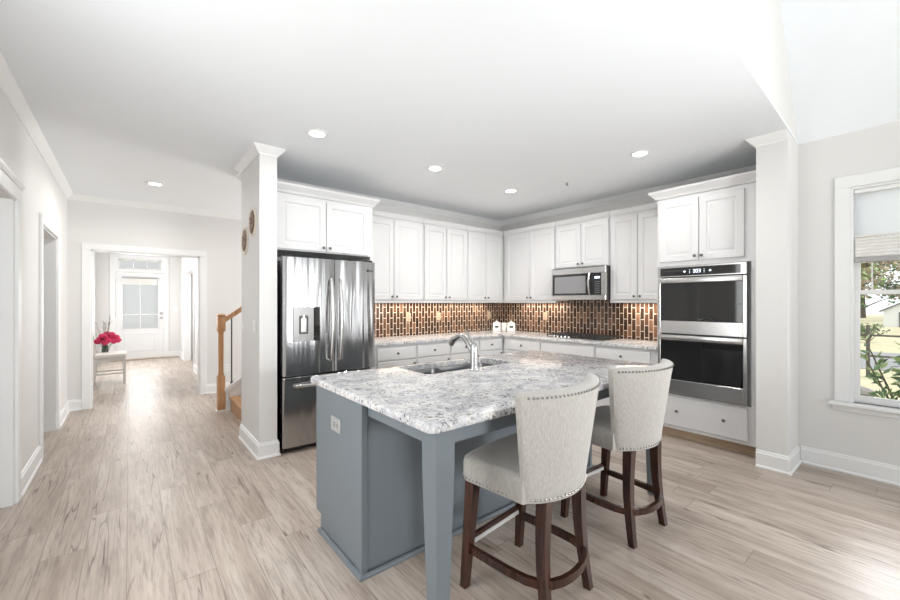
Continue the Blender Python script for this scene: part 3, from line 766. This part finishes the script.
obj('foot_grille', MB().box(.02, FW-.02, .06, .09, .008, .05), 'black_plastic', fr, smooth=False)

# ------------------------------------------------------------------ island
isl = thing('kitchen_island', 'grey-blue painted kitchen island base with two tapered square legs at the seating side', 'island', (.895, 1.79, 0))
IX0, IX1, IY0, IY1 = .895, 2.99, 1.79, 2.40
IP = 'island_paint'
m = MB(); m.box(IX0+.02, 1.44, IY0+.018, IY1-.02, .10, .875); m.box(1.44, 2.32, IY0+.018, IY1-.02, .10, .68); m.box(1.44, 2.32, IY0+.018, IY0+.15, .68, .875); m.box(2.32, IX1-.02, IY0+.018, IY1-.02, .10, .875)
m.box(IX0+.02, IX1-.02, IY0+.018, IY1-.09, 0, .10); obj('cabinet_body', m, IP, isl, world=True, smooth=False)
for x0, x1 in ((IX0, IX0+.02), (IX1-.02, IX1)):
    m = MB(); m.box(x0, x1, IY0, IY1-.075, 0, .875); m.box(x0, x1, IY1-.075, IY1, .10, .875)
    obj('end_panel', m, IP, isl, world=True, smooth=False)
obj('back_panel', MB().box(IX0+.02, IX1-.02, IY0+.006, IY0+.018, 0, .875), IP, isl, world=True, smooth=False)
for a, b in ((IX0-.004, IX0+.03), (IX1-.03, IX1+.004)): obj('corner_post', MB().box(a, b, IY0-.006, IY0+.03, 0, .875, .003), IP, isl, world=True, smooth=False)
m = MB(); sp = [(0, 0), (.016, 0), (.016, .01), (.011, .018), (0, .022)]
run_profile(m, sp, [(IX0-.004, IY1-.075, 0), (IX0-.004, IY0-.006, 0), (IX1+.004, IY0-.006, 0), (IX1+.004, IY1-.075, 0)], -1)
obj('shoe_moulding', m, IP, isl, world=True, smooth=False)
m = MB()
for i in range(4):
    a = IX0+.03+(IX1-IX0-.06)/4*i; m2 = MB().panel(-a-(IX1-IX0-.06)/4+.004, -a-.004, .12, .85, 0, .02); m2.move(Matrix.Translation((0, IY1, 0)) @ Matrix.Rotation(PI, 4, 'Z'))
    obj('door', m2, IP, isl, world=True, smooth=False)
LX0, LX1, LY0, LW = .920, 2.965, 1.211, .094
m = MB(); m.box(LX0+.006, LX0+.026, LY0+LW-.01, IY0-.004, .805, .875, .002); m.box(LX1-.026, LX1-.006, LY0+LW-.01, IY0-.004, .805, .875, .002); m.box(LX0+LW-.01, LX1-LW+.01, LY0+.008, LY0+.028, .805, .875, .002)
obj('apron', m, IP, isl, world=True, smooth=False)
def island_leg(x, y):
    def sq(h, z): return [(x-h, y-h, z), (x+h, y-h, z), (x+h, y+h, z), (x-h, y+h, z)]
    h = LW/2
    return MB().loft([sq(h*.60, 0), sq(h*.62, .02), sq(h*.97, .66), sq(h, .72), sq(h, .875)])
for x in (LX0+LW/2, LX1-LW/2): obj('leg', island_leg(x, LY0+LW/2), IP, isl, world=True, smooth=False)
# island countertop with sink cut-out
def rrect(x0, x1, y0, y1, r, n=6):
    out = []
    for cx, cy, a0 in ((x1-r, y1-r, 0), (x0+r, y1-r, PI/2), (x0+r, y0+r, PI), (x1-r, y0+r, 1.5*PI)):
        for k in range(n+1): a = a0+PI/2*k/n; out.append((cx+r*math.cos(a), cy+r*math.sin(a)))
    return out
CX0, CX1, CY0, CY1 = .868, 3.06, 1.172, 2.455
SX0, SX1, SY0, SY1 = 1.475, 2.285, 2.03, 2.405
m = MB(); loops = []
for z, d in ((.914, .012), (.9125, .006), (.908, .001), (.900, 0), (.886, 0), (.879, .003), (.876, .009)):
    loops.append([(x, y, z) for x, y in rrect(CX0+d, CX1-d, CY0+d, CY1-d, .035-d*.5)])
inner = rrect(SX0, SX1, SY0, SY1, .03)
loops.append([(x, y, .876) for x, y in inner]); loops.append([(x, y, .912) for x, y in inner]); loops.append([(x, y, .914) for x, y in rrect(SX0-.002, SX1+.002, SY0-.002, SY1+.002, .03)]); loops.append(loops[0])
m.loft(loops, False, False); bmesh.ops.remove_doubles(m.bm, verts=m.bm.verts, dist=1e-6)
it = obj('island_countertop', m, 'granite', loc=(CX0, CY0, .876)); tag(it, 'large speckled white granite slab on top of the grey island', 'countertop')
sk = thing('sink', 'undermount stainless double-bowl sink in the island countertop', 'sink', ((SX0+SX1)/2, (SY0+SY1)/2, .69))
xm = SX0+.315
def bowl(x0, x1, y0, y1):
    m = MB(); L = []
    for z, d in ((.8755, -.016), (.8755, 0), (.87, .002), (.72, .012), (.70, .03), (.695, .10)): L.append([(x, y, z) for x, y in rrect(x0+d, x1-d, y0+d, y1-d, max(.012, .045-d*.2))])
    m.loft(L, False, True); return m
for a, b in ((SX0+.012, xm-.010), (xm+.010, SX1-.012)):
    bo = obj('bowl', bowl(a, b, SY0+.012, SY1-.012), 'steel_sink', sk, world=True)
    obj('drain', MB().lathe([(0, 0), (.045, 0), (.045, .003), (.03, .004), (0, .002)], ((a+b)/2, (SY0+SY1)/2, .695), 20), 'chrome', bo, world=True)
# faucet
fx, fy = 1.815, 1.962
fa = thing('faucet', 'brushed chrome single-handle kitchen faucet standing at the island sink', 'faucet', (fx, fy, .914))
obj('base_ring', MB().lathe([(0, 0), (.034, 0), (.034, .006), (.028, .012), (0, .012)], (0, 0, .0005), 24), 'chrome', fa)
obj('body', MB().lathe([(0, .01), (.027, .01), (.0255, .05), (.0245, .14), (.023, .17), (.015, .185), (0, .188)], (0, 0, 0), 24), 'chrome', fa)
pts = []
for k in range(15):
    u = k/14; pts.append((0, .012+.215*u, .115+.115*math.sin(min(1, u*1.25)*PI*.62)-.03*max(0, u-.55)*2))
m = MB().tube(pts, [.0165+.006*max(0, (k-8)/6) for k in range(15)], 14); sp_ = obj('spout', m, 'chrome', fa)
e = pts[-1]; obj('spray_head', MB().cyl((0, e[1]-.012, e[2]+.004), (0, e[1]+.022, e[2]-.034), .0225, .024, 16), 'brushed_nickel', fa)
m = MB(); m.tube([(0, .002, .18), (0, .015, .195), (0, .05, .225), (0, .085, .262)], [.012, .011, .010, .008], 10); obj('handle', m, 'chrome', fa)
# island outlet
def plate(name, label, cat, loc, rz, kind='outlet', w=.072, h=.115, group=None, mat='plastic_white'):
    t = thing(name, label, cat, loc, rz, group)
    obj('cover_plate', MB().box(-w/2, w/2, -.006, -.0003, -h/2, h/2, .003), mat, t)
    if kind == 'outlet':
        for s in (-1, 1):
            r = obj('receptacle', MB().box(-.017, .017, -.0085, -.0055, s*.021-.014, s*.021+.014, .004), mat, t)
            obj('slot', MB().box(-.008, -.005, -.0092, -.0084, s*.021-.003, s*.021+.007).box(.005, .008, -.0092, -.0084, s*.021-.003, s*.021+.007).box(-.002, .002, -.0092, -.0084, s*.021-.010, s*.021-.006), 'dark_slot', r, smooth=False)
    elif kind == 'outlet_h':
        for s in (-1, 1):
            r = obj('receptacle', MB().box(s*.021-.014, s*.021+.014, -.0085, -.0055, -.017, .017, .004), mat, t)
            obj('slot', MB().box(s*.021-.007, s*.021+.003, -.0092, -.0084, -.008, -.005).box(s*.021-.007, s*.021+.003, -.0092, -.0084, .005, .008).box(s*.021+.006, s*.021+.010, -.0092, -.0084, -.002, .002), 'dark_slot', r, smooth=False)
    else:
        obj('rocker', MB().box(-.016, .016, -.009, -.0055, -.033, .033, .003), mat, t)
    return t
plate('wall_outlet', 'grey power outlet on the grey end panel of the island', 'outlet', (IX0, 2.10, .693), R90, 'outlet_h', .125, .080, mat='plate_grey')
G3 = 'power outlets in the tiled backsplash'
plate('wall_outlet', 'power outlet in copper tiles nearest the refrigerator', 'outlet', (3.02, YB-.0105, 1.172), 0, group=G3, mat='plate_copper')
plate('wall_outlet', 'power outlet in copper tiles second from the refrigerator', 'outlet', (3.55, YB-.0105, 1.172), 0, group=G3, mat='plate_copper')
plate('wall_outlet', 'power outlet in copper tiles just left of the room corner above the canisters', 'outlet', (4.60, YB-.0105, 1.172), 0, group=G3, mat='plate_copper')
plate('wall_outlet', 'power outlet in copper tiles between the corner and the cooktop', 'outlet', (XR-.0105, 3.69, 1.172), R90, group=G3, mat='plate_copper')
plate('light_switch', 'white light switch on the pillar side, right and nearer of the two', 'switch', (.884, 3.90, 1.16), R90, 'rocker', group='switches on the pillar')
plate('light_switch', 'white light switch on the pillar side, left and farther of the two', 'switch', (.884, 4.36, 1.155), R90, 'rocker', group='switches on the pillar')
plate('light_switch', 'white light switch on foyer wall right of the front door', 'switch', (.90, YD, 1.215), 0, 'rocker', .12, .115)
plate('wall_outlet', 'white power outlet low on the hall wall behind the newel post', 'outlet', (1.17, YH, .37), 0)

# ------------------------------------------------------------------ wall medallions
def medallion(label, y, z, r):
    t = thing('wall_medallion', label, 'wall decoration', (.884, y, z), R90, 'round medallions on the pillar')
    prof = [(r*.82, 0.0), (r*.82, .008), (r*.88, .013), (r*.97, .012), (r, .006), (r, 0)]
    m = MB(); seg = 40; loops = []
    for q, h in prof+[prof[0]]: loops.append([(q*math.cos(2*PI*k/seg), -h-.0005, q*math.sin(2*PI*k/seg)) for k in range(seg)])
    m.loft(loops, False, False); bmesh.ops.remove_doubles(m.bm, verts=m.bm.verts, dist=1e-6)
    obj('rim', m, 'rim_cream', t)
    m = MB().lathe([(0, .001), (r*.82, .001), (r*.82, .005), (0, .005)], (0, 0, 0), 32, 'y')
    for k in range(8):
        a = PI*k/4; m.ball((r*.42*math.cos(a), -.008, r*.42*math.sin(a)), r*.20, 10, 6, (1, .35, 1))
        m.ball((r*.68*math.cos(a+.39), -.008, r*.68*math.sin(a+.39)), r*.09, 8, 5, (1, .4, 1))
    m.ball((0, -.008, 0), r*.2, 10, 6, (1, .4, 1))
    obj('carved_panel', m, 'medallion_wood', t)
medallion('round carved wood medallion with pale rim, upper right of the pair on the pillar', 3.96, 2.12, .137)
medallion('round carved wood medallion with pale rim, lower left of the pair on the pillar', 4.27, 1.985, .137)

# ------------------------------------------------------------------ canisters in the counter corner
def canister(label, x, y):
    t = thing('canister', label, 'canister', (x, y, .9145), -PI/4, 'white canisters in the counter corner')
    w = .062; m = MB()
    def sq(h, z): return [(-h, -h, z), (h, -h, z), (h, h, z), (-h, h, z)]
    m.loft([sq(w-.003, 0), sq(w, .003), sq(w, .115), sq(w-.004, .12)]); obj('jar', m, 'ceramic_white', t, smooth=False)
    l = obj('lid', MB().loft([sq(w, .121), sq(w, .128), sq(w*.35, .150), sq(w*.3, .151)]), 'ceramic_white', t, smooth=False)
    obj('lid_knob', MB().ball((0, 0, .161), .014), 'ceramic_white', l)
    obj('label_patch', MB().box(-.030, .030, -w-.0015, -w-.0003, .052, .085), 'dark_slot', t, smooth=False)
canister('white house-shaped canister with dark label, left one in the counter corner', 4.700, 4.530)
canister('white house-shaped canister with dark label, right one in the counter corner', 4.848, 4.345)
t = thing('shaker', 'small ridged white jar standing between the two corner canisters', 'jar', (4.798, 4.456, .9145), -PI/4)
m = MB(); prof = [(0, 0), (.045, 0)]
for k in range(5): prof += [(.049, .012+k*.02), (.045, .020+k*.02)]
prof += [(.044, .118), (0, .119)]; obj('jar', m.lathe(prof, (0, 0, 0), 24), 'ceramic_white', t)
obj('lid', MB().lathe([(0, .1195), (.047, .1195), (.047, .13), (0, .132)], (0, 0, 0), 24), 'ceramic_white', t)

# ------------------------------------------------------------------ counter stools
def make_stool(label):
    t = thing('counter_stool', label, 'stool', (0, 0, 0), 0, 'upholstered counter stools at the island')
    def seat_plan(d):
        P = []; hw, yf, yr = .262-d, .222-d, -.170
        for k in range(9):
            a = PI/2*k/8; r = .055; P.append((hw-r+r*math.cos(a), yf-r+r*math.sin(a)))
        for k in range(1, 6): P.append((hw-.055-(2*hw-.11)*k/6, yf+.012*math.sin(PI*k/6)))
        for k in range(9):
            a = PI/2+PI/2*k/8; r = .055; P.append((-hw+r+r*math.cos(a), yf-r+r*math.sin(a)))
        for k in range(0, 11): u = -1+.2*k; P.append((u*(hw-.012) if abs(u) < 1 else u*hw, yr+.05*u*u-.02))
        return P
    m = MB(); L = []
    for z, d in ((.530, .012), (.533, .003), (.54, 0), (.615, 0), (.634, .004), (.645, .014), (.650, .03), (.656, .08), (.659, .14)): L.append([(x, y if z < .64 else max(y, -.2), z) for x, y in seat_plan(d)])
    m.loft(L); obj('seat', m, 'stool_fabric', t)
    def back_plan(v, d, z):
        a = .243+.088*v-d; yb = -.250-.055*v; th = .062+.012*v; sag = .090+.02*v; N = 26; P = []
        for s in (1, -1):
            for k in range(N):
                u = (-1+2*(k+.5)/N)*s; u = math.copysign(1-(1-abs(u))**1.25, u)
                half = (th/2-d)*math.sqrt(max(0, 1-abs(u)**9))
                P.append((a*u, yb+th/2+sag*u*u-s*half, z))
        return P
    m = MB(); L = []
    for z, d in ((.528, .010), (.532, .002), (.54, 0)): L.append(back_plan(0, d, z))
    for k in range(1, 11): L.append(back_plan(k/10, 0, .54+.453*k/10))
    for z, d in ((1.001, .002), (1.007, .007), (1.010, .016)): L.append(back_plan(1, d, z))
    m.loft(L); obj('backrest', m, 'stool_fabric', t)
    # nailheads
    sp = seat_plan(-.001); pts = [p for p in sp if p[1] > -.16]
    def along(P, step):
        out = []; acc = 0
        for a, b in zip(P, P[1:]):
            a = Vector(a); b = Vector(b); l = (b-a).length; s = step-acc if acc or out else .004
            while s <= l: out.append(a+(b-a)*(s/l)); s += step
            acc = (acc+l) % step
        return out
    def nails(P2, z):
        m = MB()
        for p in along(P2, .021): m.ball((p[0], p[1], z) if len(p) < 3 else p, .0062, 6, 4)
        obj('nailhead_trim', m, 'nail_pewter', t)
    seq = [(.253, -.13, .548), (.2585, 0, .548)]+[(x, y, .548) for x, y in sp[:23]]+[(-.2595, 0, .548), (-.255, -.13, .548)]
    nails(seq, .548)
    for v, z in ((0.02, .548), (1, .994)): nails([q for q in back_plan(v, -.0005, z)[1:25]], z)
    def leg(x0, y0, x1, y1, bow=0):
        L = []
        for k in range(7):
            u = k/6; x = x1+(x0-x1)*u; y = y1+(y0-y1)*u+bow*math.sin(PI*u); h = .0175+.0085*u
            L.append([(x-h, y-h, .532*u), (x+h, y-h, .532*u), (x+h, y+h, .532*u), (x-h, y+h, .532*u)])
        return MB().loft(L)
    for s in (-1, 1):
        obj('leg', leg(s*.212, .175, s*.226, .215), 'stool_wood', t, smooth=False)
        obj('leg', leg(s*.155, -.180, s*.185, -.215, .015), 'stool_wood', t, smooth=False)
    U = [(-.213, .19), (-.213, .08), (-.212, -.04), (-.205, -.12), (-.186, -.175), (-.15, -.212), (-.10, -.236), (-.05, -.247), (0, -.25)]
    U = U+[(-x, y) for x, y in reversed(U[:-1])]
    obj('footrest_ring', MB().bar([(x, y, .185) for x, y in U], .022, .036), 'stool_wood', t)
    st = obj('front_footrest', MB().box(-.195, .195, .192, .214, .205, .240, .002), 'stool_wood', t, smooth=False)
    obj('kick_plate', MB().box(-.185, .185, .1875, .1915, .203, .224), 'plate_silver', st, smooth=False)
    return t
s1 = make_stool('cream nailhead counter stool in front, nearest the island corner leg')
s1.location = (1.507, 1.236, 0); s1.rotation_euler = (0, 0, math.radians(6))
dup(s1, (2.385, 1.265, 0), math.radians(-2), 'cream nailhead counter stool farther right, nearer the wall ovens')

# ------------------------------------------------------------------ ceiling lights
G4 = 'recessed lights in the kitchen ceiling'
def downlight(label, x, y, e, g=G4):
    t = thing('recessed_light', label, 'ceiling light', (x, y, ZC), 0, g)
    obj('trim_ring', MB().lathe([(.060, -.001), (.085, -.001), (.085, -.006), (.064, -.010), (.060, -.004)], (0, 0, 0), 32), 'trim_white', t)
    obj('lens', MB().lathe([(0, -.002), (.0595, -.002), (.0595, -.006), (0, -.006)], (0, 0, 0), 32), 'lamp_lens', t)
    lamp('downlight', 'AREA', (x, y, ZC-.02), (0, 0, 0), e, (1, .975, .94), shape='DISK', size=.12, spread=math.radians(165))
downlight('round recessed ceiling light in front of the refrigerator', 1.18, 3.15, 3)
downlight('round recessed ceiling light between refrigerator and room corner', 2.42, 3.20, 10)
downlight('round recessed ceiling light nearest the kitchen corner', 3.62, 3.25, 11)
downlight('round recessed ceiling light in front of the wall ovens', 3.64, 1.69, 6)
downlight('round recessed ceiling light in the hallway on the left', .23, 5.66, 12, None)
t = thing('sprinkler_head', 'tiny sprinkler head in the ceiling in front of the microwave cabinet', 'sprinkler', (3.875, 2.625, ZC))
obj('escutcheon', MB().lathe([(0, -.0005), (.04, -.0005), (.036, -.006), (0, -.006)], (0, 0, 0), 20), 'trim_white', t)
obj('deflector', MB().cyl((0, 0, -.006), (0, 0, -.03), .007, seg=10).lathe([(0, -.03), (.016, -.03), (.016, -.033), (0, -.033)], (0, 0, 0), 14), 'grille_grey', t)
WARM = (1, .87, .72)
lamp('under_cabinet_lamp', 'AREA', (3.33, 4.50, 1.368), (0, 0, 0), 10, WARM, shape='RECTANGLE', size=2.3, size_y=.04)
lamp('under_cabinet_lamp', 'AREA', (4.80, 3.72, 1.368), (0, 0, 0), 3.5, WARM, shape='RECTANGLE', size=.04, size_y=.8)
lamp('under_cabinet_lamp', 'AREA', (4.80, 2.14, 1.368), (0, 0, 0), 3.5, WARM, shape='RECTANGLE', size=.04, size_y=.6)

lamp('added_foyer_fill', 'AREA', (.3, 9.1, ZC-.03), (0, 0, 0), 17, (1, .98, .95), shape='DISK', size=.3)  # unseen lamp added to light the foyer chair and flowers from above
# ------------------------------------------------------------------ staircase behind the pillar
stc = thing('staircase', 'honey oak staircase with newel post, handrail and white stringer behind the pillar', 'staircase', (.90, 5.70, 0))
RISE, RUN, X0 = .185, .262, 1.00
for k in range(6):
    obj('tread', MB().box(X0+k*RUN-.025, X0+(k+1)*RUN, 4.76, 5.63, RISE*(k+1)-.026, RISE*(k+1), .006), 'oak_tread', stc, world=True)
    obj('riser', MB().box(X0+k*RUN, X0+k*RUN+.018, 4.76, 5.63, RISE*k, RISE*(k+1)-.0265), 'oak_honey', stc, world=True, smooth=False)
sl = RISE/RUN; xe = X0+6*RUN
obj('stringer', MB().prism([(.945, 0), (xe, 0), (xe, .26+sl*(xe-.945)), (.945, .26)], 'y', 5.64, 5.76).prism([(.935, .26), (.945, .235), (xe, .235+sl*(xe-.945)), (xe, .285+sl*(xe-.945)), (.935, .285)], 'y', 5.62, 5.78), 'trim_white', stc, world=True, smooth=False)
m = MB(); x, y = .90, 5.70
def sqz(h, z): return [(x-h, y-h, z), (x+h, y-h, z), (x+h, y+h, z), (x-h, y+h, z)]
m.loft([sqz(.042, .02), sqz(.042, .44), sqz(.035, .45)])
m.lathe([(.030, .45), (.036, .46), (.030, .475), (.027, .50), (.031, .80), (.030, .985), (.036, .995), (.030, 1.01)], (x, y, 0), 20)
m.loft([sqz(.040, 1.01), sqz(.044, 1.02), sqz(.044, 1.19), sqz(.038, 1.20), sqz(.048, 1.205), sqz(.048, 1.22), sqz(.02, 1.235)])
obj('newel_post', m, 'oak_honey', stc, world=True)
obj('newel_base', MB().box(x-.055, x+.045, y-.055, y+.055, 0, .02), 'trim_white', stc, world=True, smooth=False)
zr = 1.12
obj('handrail', MB().prism([(.935, zr), (xe, zr+sl*(xe-.935)), (xe, zr+.065+sl*(xe-.935)), (.935, zr+.065)], 'y', 5.668, 5.732), 'oak_honey', stc, world=True)
for k in range(8):
    bx_ = 1.02+k*.135; obj('baluster', MB().box(bx_-.007, bx_+.007, 5.693, 5.707, .285+sl*(bx_-.945)-.03, zr+sl*(bx_-.935)+.01).box(bx_-.016, bx_+.016, 5.684, 5.716, .285+sl*(bx_-.945)-.02, .285+sl*(bx_-.945)+.02), 'iron_black', stc, world=True, smooth=False)

# ------------------------------------------------------------------ foyer chair, vase and flowers
ch = thing('side_chair', 'white wooden side chair with cream seat by the foyer entrance', 'chair', (-.262, 8.98, 0), -PI/2)
# local: faces +y (world +x)
def sqleg(x0, y0, z0, x1, y1, z1, h0, h1): return MB().loft([[(x0-h0, y0-h0, z0), (x0+h0, y0-h0, z0), (x0+h0, y0+h0, z0), (x0-h0, y0+h0, z0)], [(x1-h1, y1-h1, z1), (x1+h1, y1-h1, z1), (x1+h1, y1+h1, z1), (x1-h1, y1+h1, z1)]])
for s in (-1, 1):
    obj('leg', sqleg(s*.205, .195, 0, s*.205, .19, .42, .016, .021), 'chair_white', ch, smooth=False)
    m = MB(); L = []
    for z, y, h in ((0, -.215, .016), (.25, -.19, .019), (.45, -.185, .021), (.7, -.215, .018), (1.0, -.275, .015)): L.append([(s*.19-h, y-h, z), (s*.19+h, y-h, z), (s*.19+h, y+h, z), (s*.19-h, y+h, z)])
    obj('leg', m.loft(L), 'chair_white', ch, smooth=False)
    obj('stretcher', MB().box(s*.2-.01, s*.2+.01, -.18, .18, .16, .185), 'chair_white', ch, smooth=False)
m = MB(); m.box(-.20, .20, -.19, .19, .385, .435)
obj('seat_frame', m, 'chair_white', ch, smooth=False)
obj('seat_cushion', MB().box(-.245, .255, -.20, .225, .436, .515, .026, 3), 'cushion_cream', ch)
obj('top_rail', MB().box(-.205, .205, -.285, -.258, .92, 1.0, .006), 'chair_white', ch)
for x in (-.1, 0, .1): obj('back_slat', sqleg(x, -.19, .47, x, -.268, .93, .011, .011), 'chair_white', ch, smooth=False)
m = MB(); m.tube([(-.2, .19, .19), (0, .19, .29), (.2, .19, .19)], .009, 8); m.tube([(-.2, .19, .33), (0, .19, .26), (.2, .19, .33)], .009, 8); m.ball((0, .19, .275), .025)
obj('front_lattice', m, 'chair_white', ch)
va = thing('vase', 'clear glass vase holding pink flowers on the white foyer chair', 'vase', (-.33, 9.075, .516))
m = MB(); seg = 24
prof = [(.0, 0), (.042, 0), (.048, .03), (.040, .09), (.046, .12), (.042, .12), (.036, .09), (.043, .03), (.038, .008), (0, .008)]
obj('glass_body', m.lathe(prof, (0, 0, 0), seg), 'vase_glass', va)
fl = thing('flower_bouquet', 'bunch of deep pink flowers with bare grey twigs in the glass vase', 'flowers', (-.33, 9.075, .53))
random.seed(11)
pos = [(.0, 0, .24), (.075, .02, .24), (-.06, .02, .22), (.04, -.07, .19), (-.03, -.06, .27), (.12, -.03, .18), (.03, .06, .30), (.09, .0, .29), (-.09, -.02, .18), (.15, .0, .24), (.0, -.08, .16), (.17, -.03, .19)]
for px, py, pz in pos:
    b = MB()
    for k in range(22):
        h = 1-2*(k+.5)/22; a = k*2.4; q = math.sqrt(1-h*h)*.040
        b.ball((px+q*math.cos(a), py+q*math.sin(a), pz+h*.034), .017, 6, 4)
    o = obj('bloom', b, 'petal_pink', fl)
    obj('stem', MB().tube([(px*.15, py*.15, 0), (px*.5, py*.5, pz*.55), (px, py, pz-.01)], .003, 6), 'leaf_green', fl)
m = MB()
for k in range(16):
    a = random.uniform(0, 6.28); r = random.uniform(.03, .10); m.leaf((r*math.cos(a), r*math.sin(a), random.uniform(.13, .2)), (math.cos(a), math.sin(a), .4), .03, .07)
obj('leaves', m, 'leaf_green', fl, smooth=False)
m = MB()
for k in range(7):
    a = random.uniform(0, 6.28); tx, ty = -.03+.10*math.cos(a), .10*math.sin(a); z = random.uniform(.45, .66)
    P = [(0, 0, .02), (tx*.4, ty*.4, z*.5), (tx*.9, ty*.9, z*.8), (tx, ty, z)]; m.tube(P, [.004, .0035, .003, .002], 5)
    for q in range(4):
        f = random.uniform(.45, .95); bx0 = (tx*f, ty*f, z*f); m.tube([bx0, (bx0[0]+random.uniform(-.05, .05), bx0[1]+random.uniform(-.05, .05), bx0[2]+.06)], .002, 4)
obj('twigs', m, 'twig_grey', fl)

# ------------------------------------------------------------------ outside the right-hand window
GZ = -.25
m = MB().box(5.1, 80, -45, 60, GZ-.2, GZ); m.box(-60, -2.6, -45, 60, GZ-.2, GZ); m.box(-2.6, 5.1, -45, YR-.3, GZ-.2, GZ); m.box(-2.6, 5.1, YD+.6, 60, GZ-.2, GZ)
o = struct('ground', m, 'lawn')
struct('road', MB().box(14, 19, -40, 55, GZ-.01, GZ+.015), 'asphalt')
def shrub(label, x, y, h, n, rad, mat, mat2):
    t = thing('shrub', label, 'shrub', (x, y, GZ))
    m = MB(); tips = []
    for k in range(n):
        a = random.uniform(0, 6.28); r = rad*math.sqrt(random.random()); z = h*random.uniform(.45, 1.0)
        P = [(0, 0, 0), (r*.35*math.cos(a), r*.35*math.sin(a), z*.5), (r*math.cos(a), r*math.sin(a), z)]
        m.tube(P, [.018, .012, .005], 5); tips += [(Vector(P[1]), Vector(P[2]))]
    obj('stems', m, 'bark', t)
    for nm, mt, q in (('dark_leaves', mat, 15), ('pale_leaves', mat2, 9)):
        m = MB()
        for a, b in tips:
            for k in range(q):
                p = a.lerp(b, random.uniform(.1, 1.05)); d = Vector((random.uniform(-1, 1), random.uniform(-1, 1), random.uniform(-.4, 1)))
                m.leaf(p, d, .045, .12)
        obj(nm, m, mt, t, smooth=False)
shrub('leafy green shrub standing close outside the right-hand window', 6.35, .14, 1.32, 20, .50, 'leaf_green', 'leaf_light')
shrub('thin low shrub outside the window left of the leafy one', 9.5, 1.6, 1.0, 10, .5, 'leaf_green', 'leaf_light')
fe = thing('garden_fence', 'dark post and rail fence across the garden outside the window', 'fence', (12.5, 0, GZ))
for k in range(9): obj('post', MB().box(-.03, .03, -5.58+k*1.6, -5.52+k*1.6, 0, 1.14), 'fence_brown', fe, smooth=False)
for z in (.45, .90): obj('rail', MB().box(-.02, .02, -5.5, 7.2, z, z+.04), 'fence_brown', fe, smooth=False)
for y, h in ((-1.4, .9), (.1, 1.15), (1.6, .8), (3.0, 1.2), (4.6, 1.0)):
    shrub({-1.4: 'rounded hedge bush beyond the road, rightmost of the row', .1: 'tall hedge bush beyond the road, second from the right', 1.6: 'low hedge bush in the middle of the row beyond the road', 3.0: 'tallest hedge bush beyond the road, second from the left', 4.6: 'hedge bush beyond the road, leftmost of the row'}[y], 23.5, y, h, 16, .6, 'leaf_tan' if h > 1.1 else 'leaf_green', 'leaf_light')
t = obj('garden_stone', MB().ball((9.6, .88, GZ+.11), .3, 14, 8, (.6, 1.1, .38)), 'stone_grey', loc=(9.6, .88, GZ)); tag(t, 'low grey stone lying on the lawn before the fence', 'stone')
def tree(label, x, y, h, cr, n, mat, mat2, tr=.16):
    t = thing('tree', label, 'tree', (x, y, GZ))
    m = MB(); m.tube([(0, 0, 0), (.1, .05, h*.3), (0, .1, h*.6), (.05, 0, h*.85)], [tr, tr*.8, tr*.55, tr*.2], 8); tips = []
    for k in range(16):
        a = random.uniform(0, 6.28); z0 = h*random.uniform(.10, .7); r = cr*random.uniform(.3, 1); q = (r*math.cos(a), r*math.sin(a), z0+h*random.uniform(.1, .35))
        m.tube([(0, .05, z0), (q[0]*.5, q[1]*.5, z0+(q[2]-z0)*.6), q], [tr*.35, tr*.2, tr*.06], 5); tips.append(q)
    obj('trunk', m, 'bark', t)
    for nm, mt, f in (('crown', mat, .65), ('crown_mixed_leaves', mat2, .35)):  # second leaf colour scattered through the crown
        m = MB()
        for k in range(int(n*f)):
            q = random.choice(tips); d = Vector((random.gauss(0, 1), random.gauss(0, 1), random.gauss(0, 1))); d.normalize(); p = Vector(q)+d*cr*.42*random.random()
            m.leaf(p, (random.uniform(-1, 1), random.uniform(-1, 1), random.uniform(-1, .6)), .22, .34)
        obj(nm, m, mt, t, smooth=False)
tree('bare-limbed tan tree beyond the road outside the window', 33, 2.9, 6.0, 2.2, 1500, 'leaf_tan', 'leaf_light')
tree('green tree left of the white shed beyond the road', 46, 4.9, 7.0, 2.2, 1700, 'leaf_green', 'leaf_light')
tree('broad green tree right of the white shed beyond the road', 52, .6, 8.0, 2.8, 1700, 'leaf_green', 'leaf_tan')
tree('tall tan tree far behind the white shed', 62, 4.6, 10.0, 5.0, 2600, 'leaf_tan', 'leaf_green', .25)
hs = thing('garden_shed', 'small white gabled shed across the road outside the window', 'shed', (40, .9, GZ))
obj('wall', MB().prism([(-1.1, 0), (1.1, 0), (1.1, 1.1), (0, 1.75), (-1.1, 1.1)], 'x', 0, 4), 'siding_white', hs, smooth=False)
for q in (-1, 1): obj('roof_slope', MB().prism([(0, 1.76), (q*1.3, .99), (q*1.3, 1.09), (0, 1.86)], 'x', -.15, 4.15), 'roof_grey', hs, smooth=False)
obj('door', MB().box(-.04, 0, -.4, .4, 0, 1.0), 'roof_grey', hs, smooth=False)

# the pale house and path seen through the front door's glass
struct('road', MB().box(-1.2, 1.8, YD+.6, 18, GZ, GZ+.02), 'asphalt')
nh = thing('house', 'pale house with a wide white front seen through the front door glass', 'house', (.5, 24, GZ))
obj('wall', MB().prism([(-7, 0), (7, 0), (7, 3.6), (0, 6.6), (-7, 3.6)], 'y', 0, 8), 'siding_white', nh, smooth=False)
for q in (-1, 1): obj('roof_slope', MB().prism([(0, 6.62), (q*7.6, 3.38), (q*7.6, 3.56), (0, 6.8)], 'y', -.4, 8.4), 'roof_grey', nh, smooth=False)
for x in (-3.2, 1.8):
    w = obj('window', MB().box(x, x+1.4, -.03, 0, 1.0, 2.6), 'shade_fabric', nh, smooth=False)
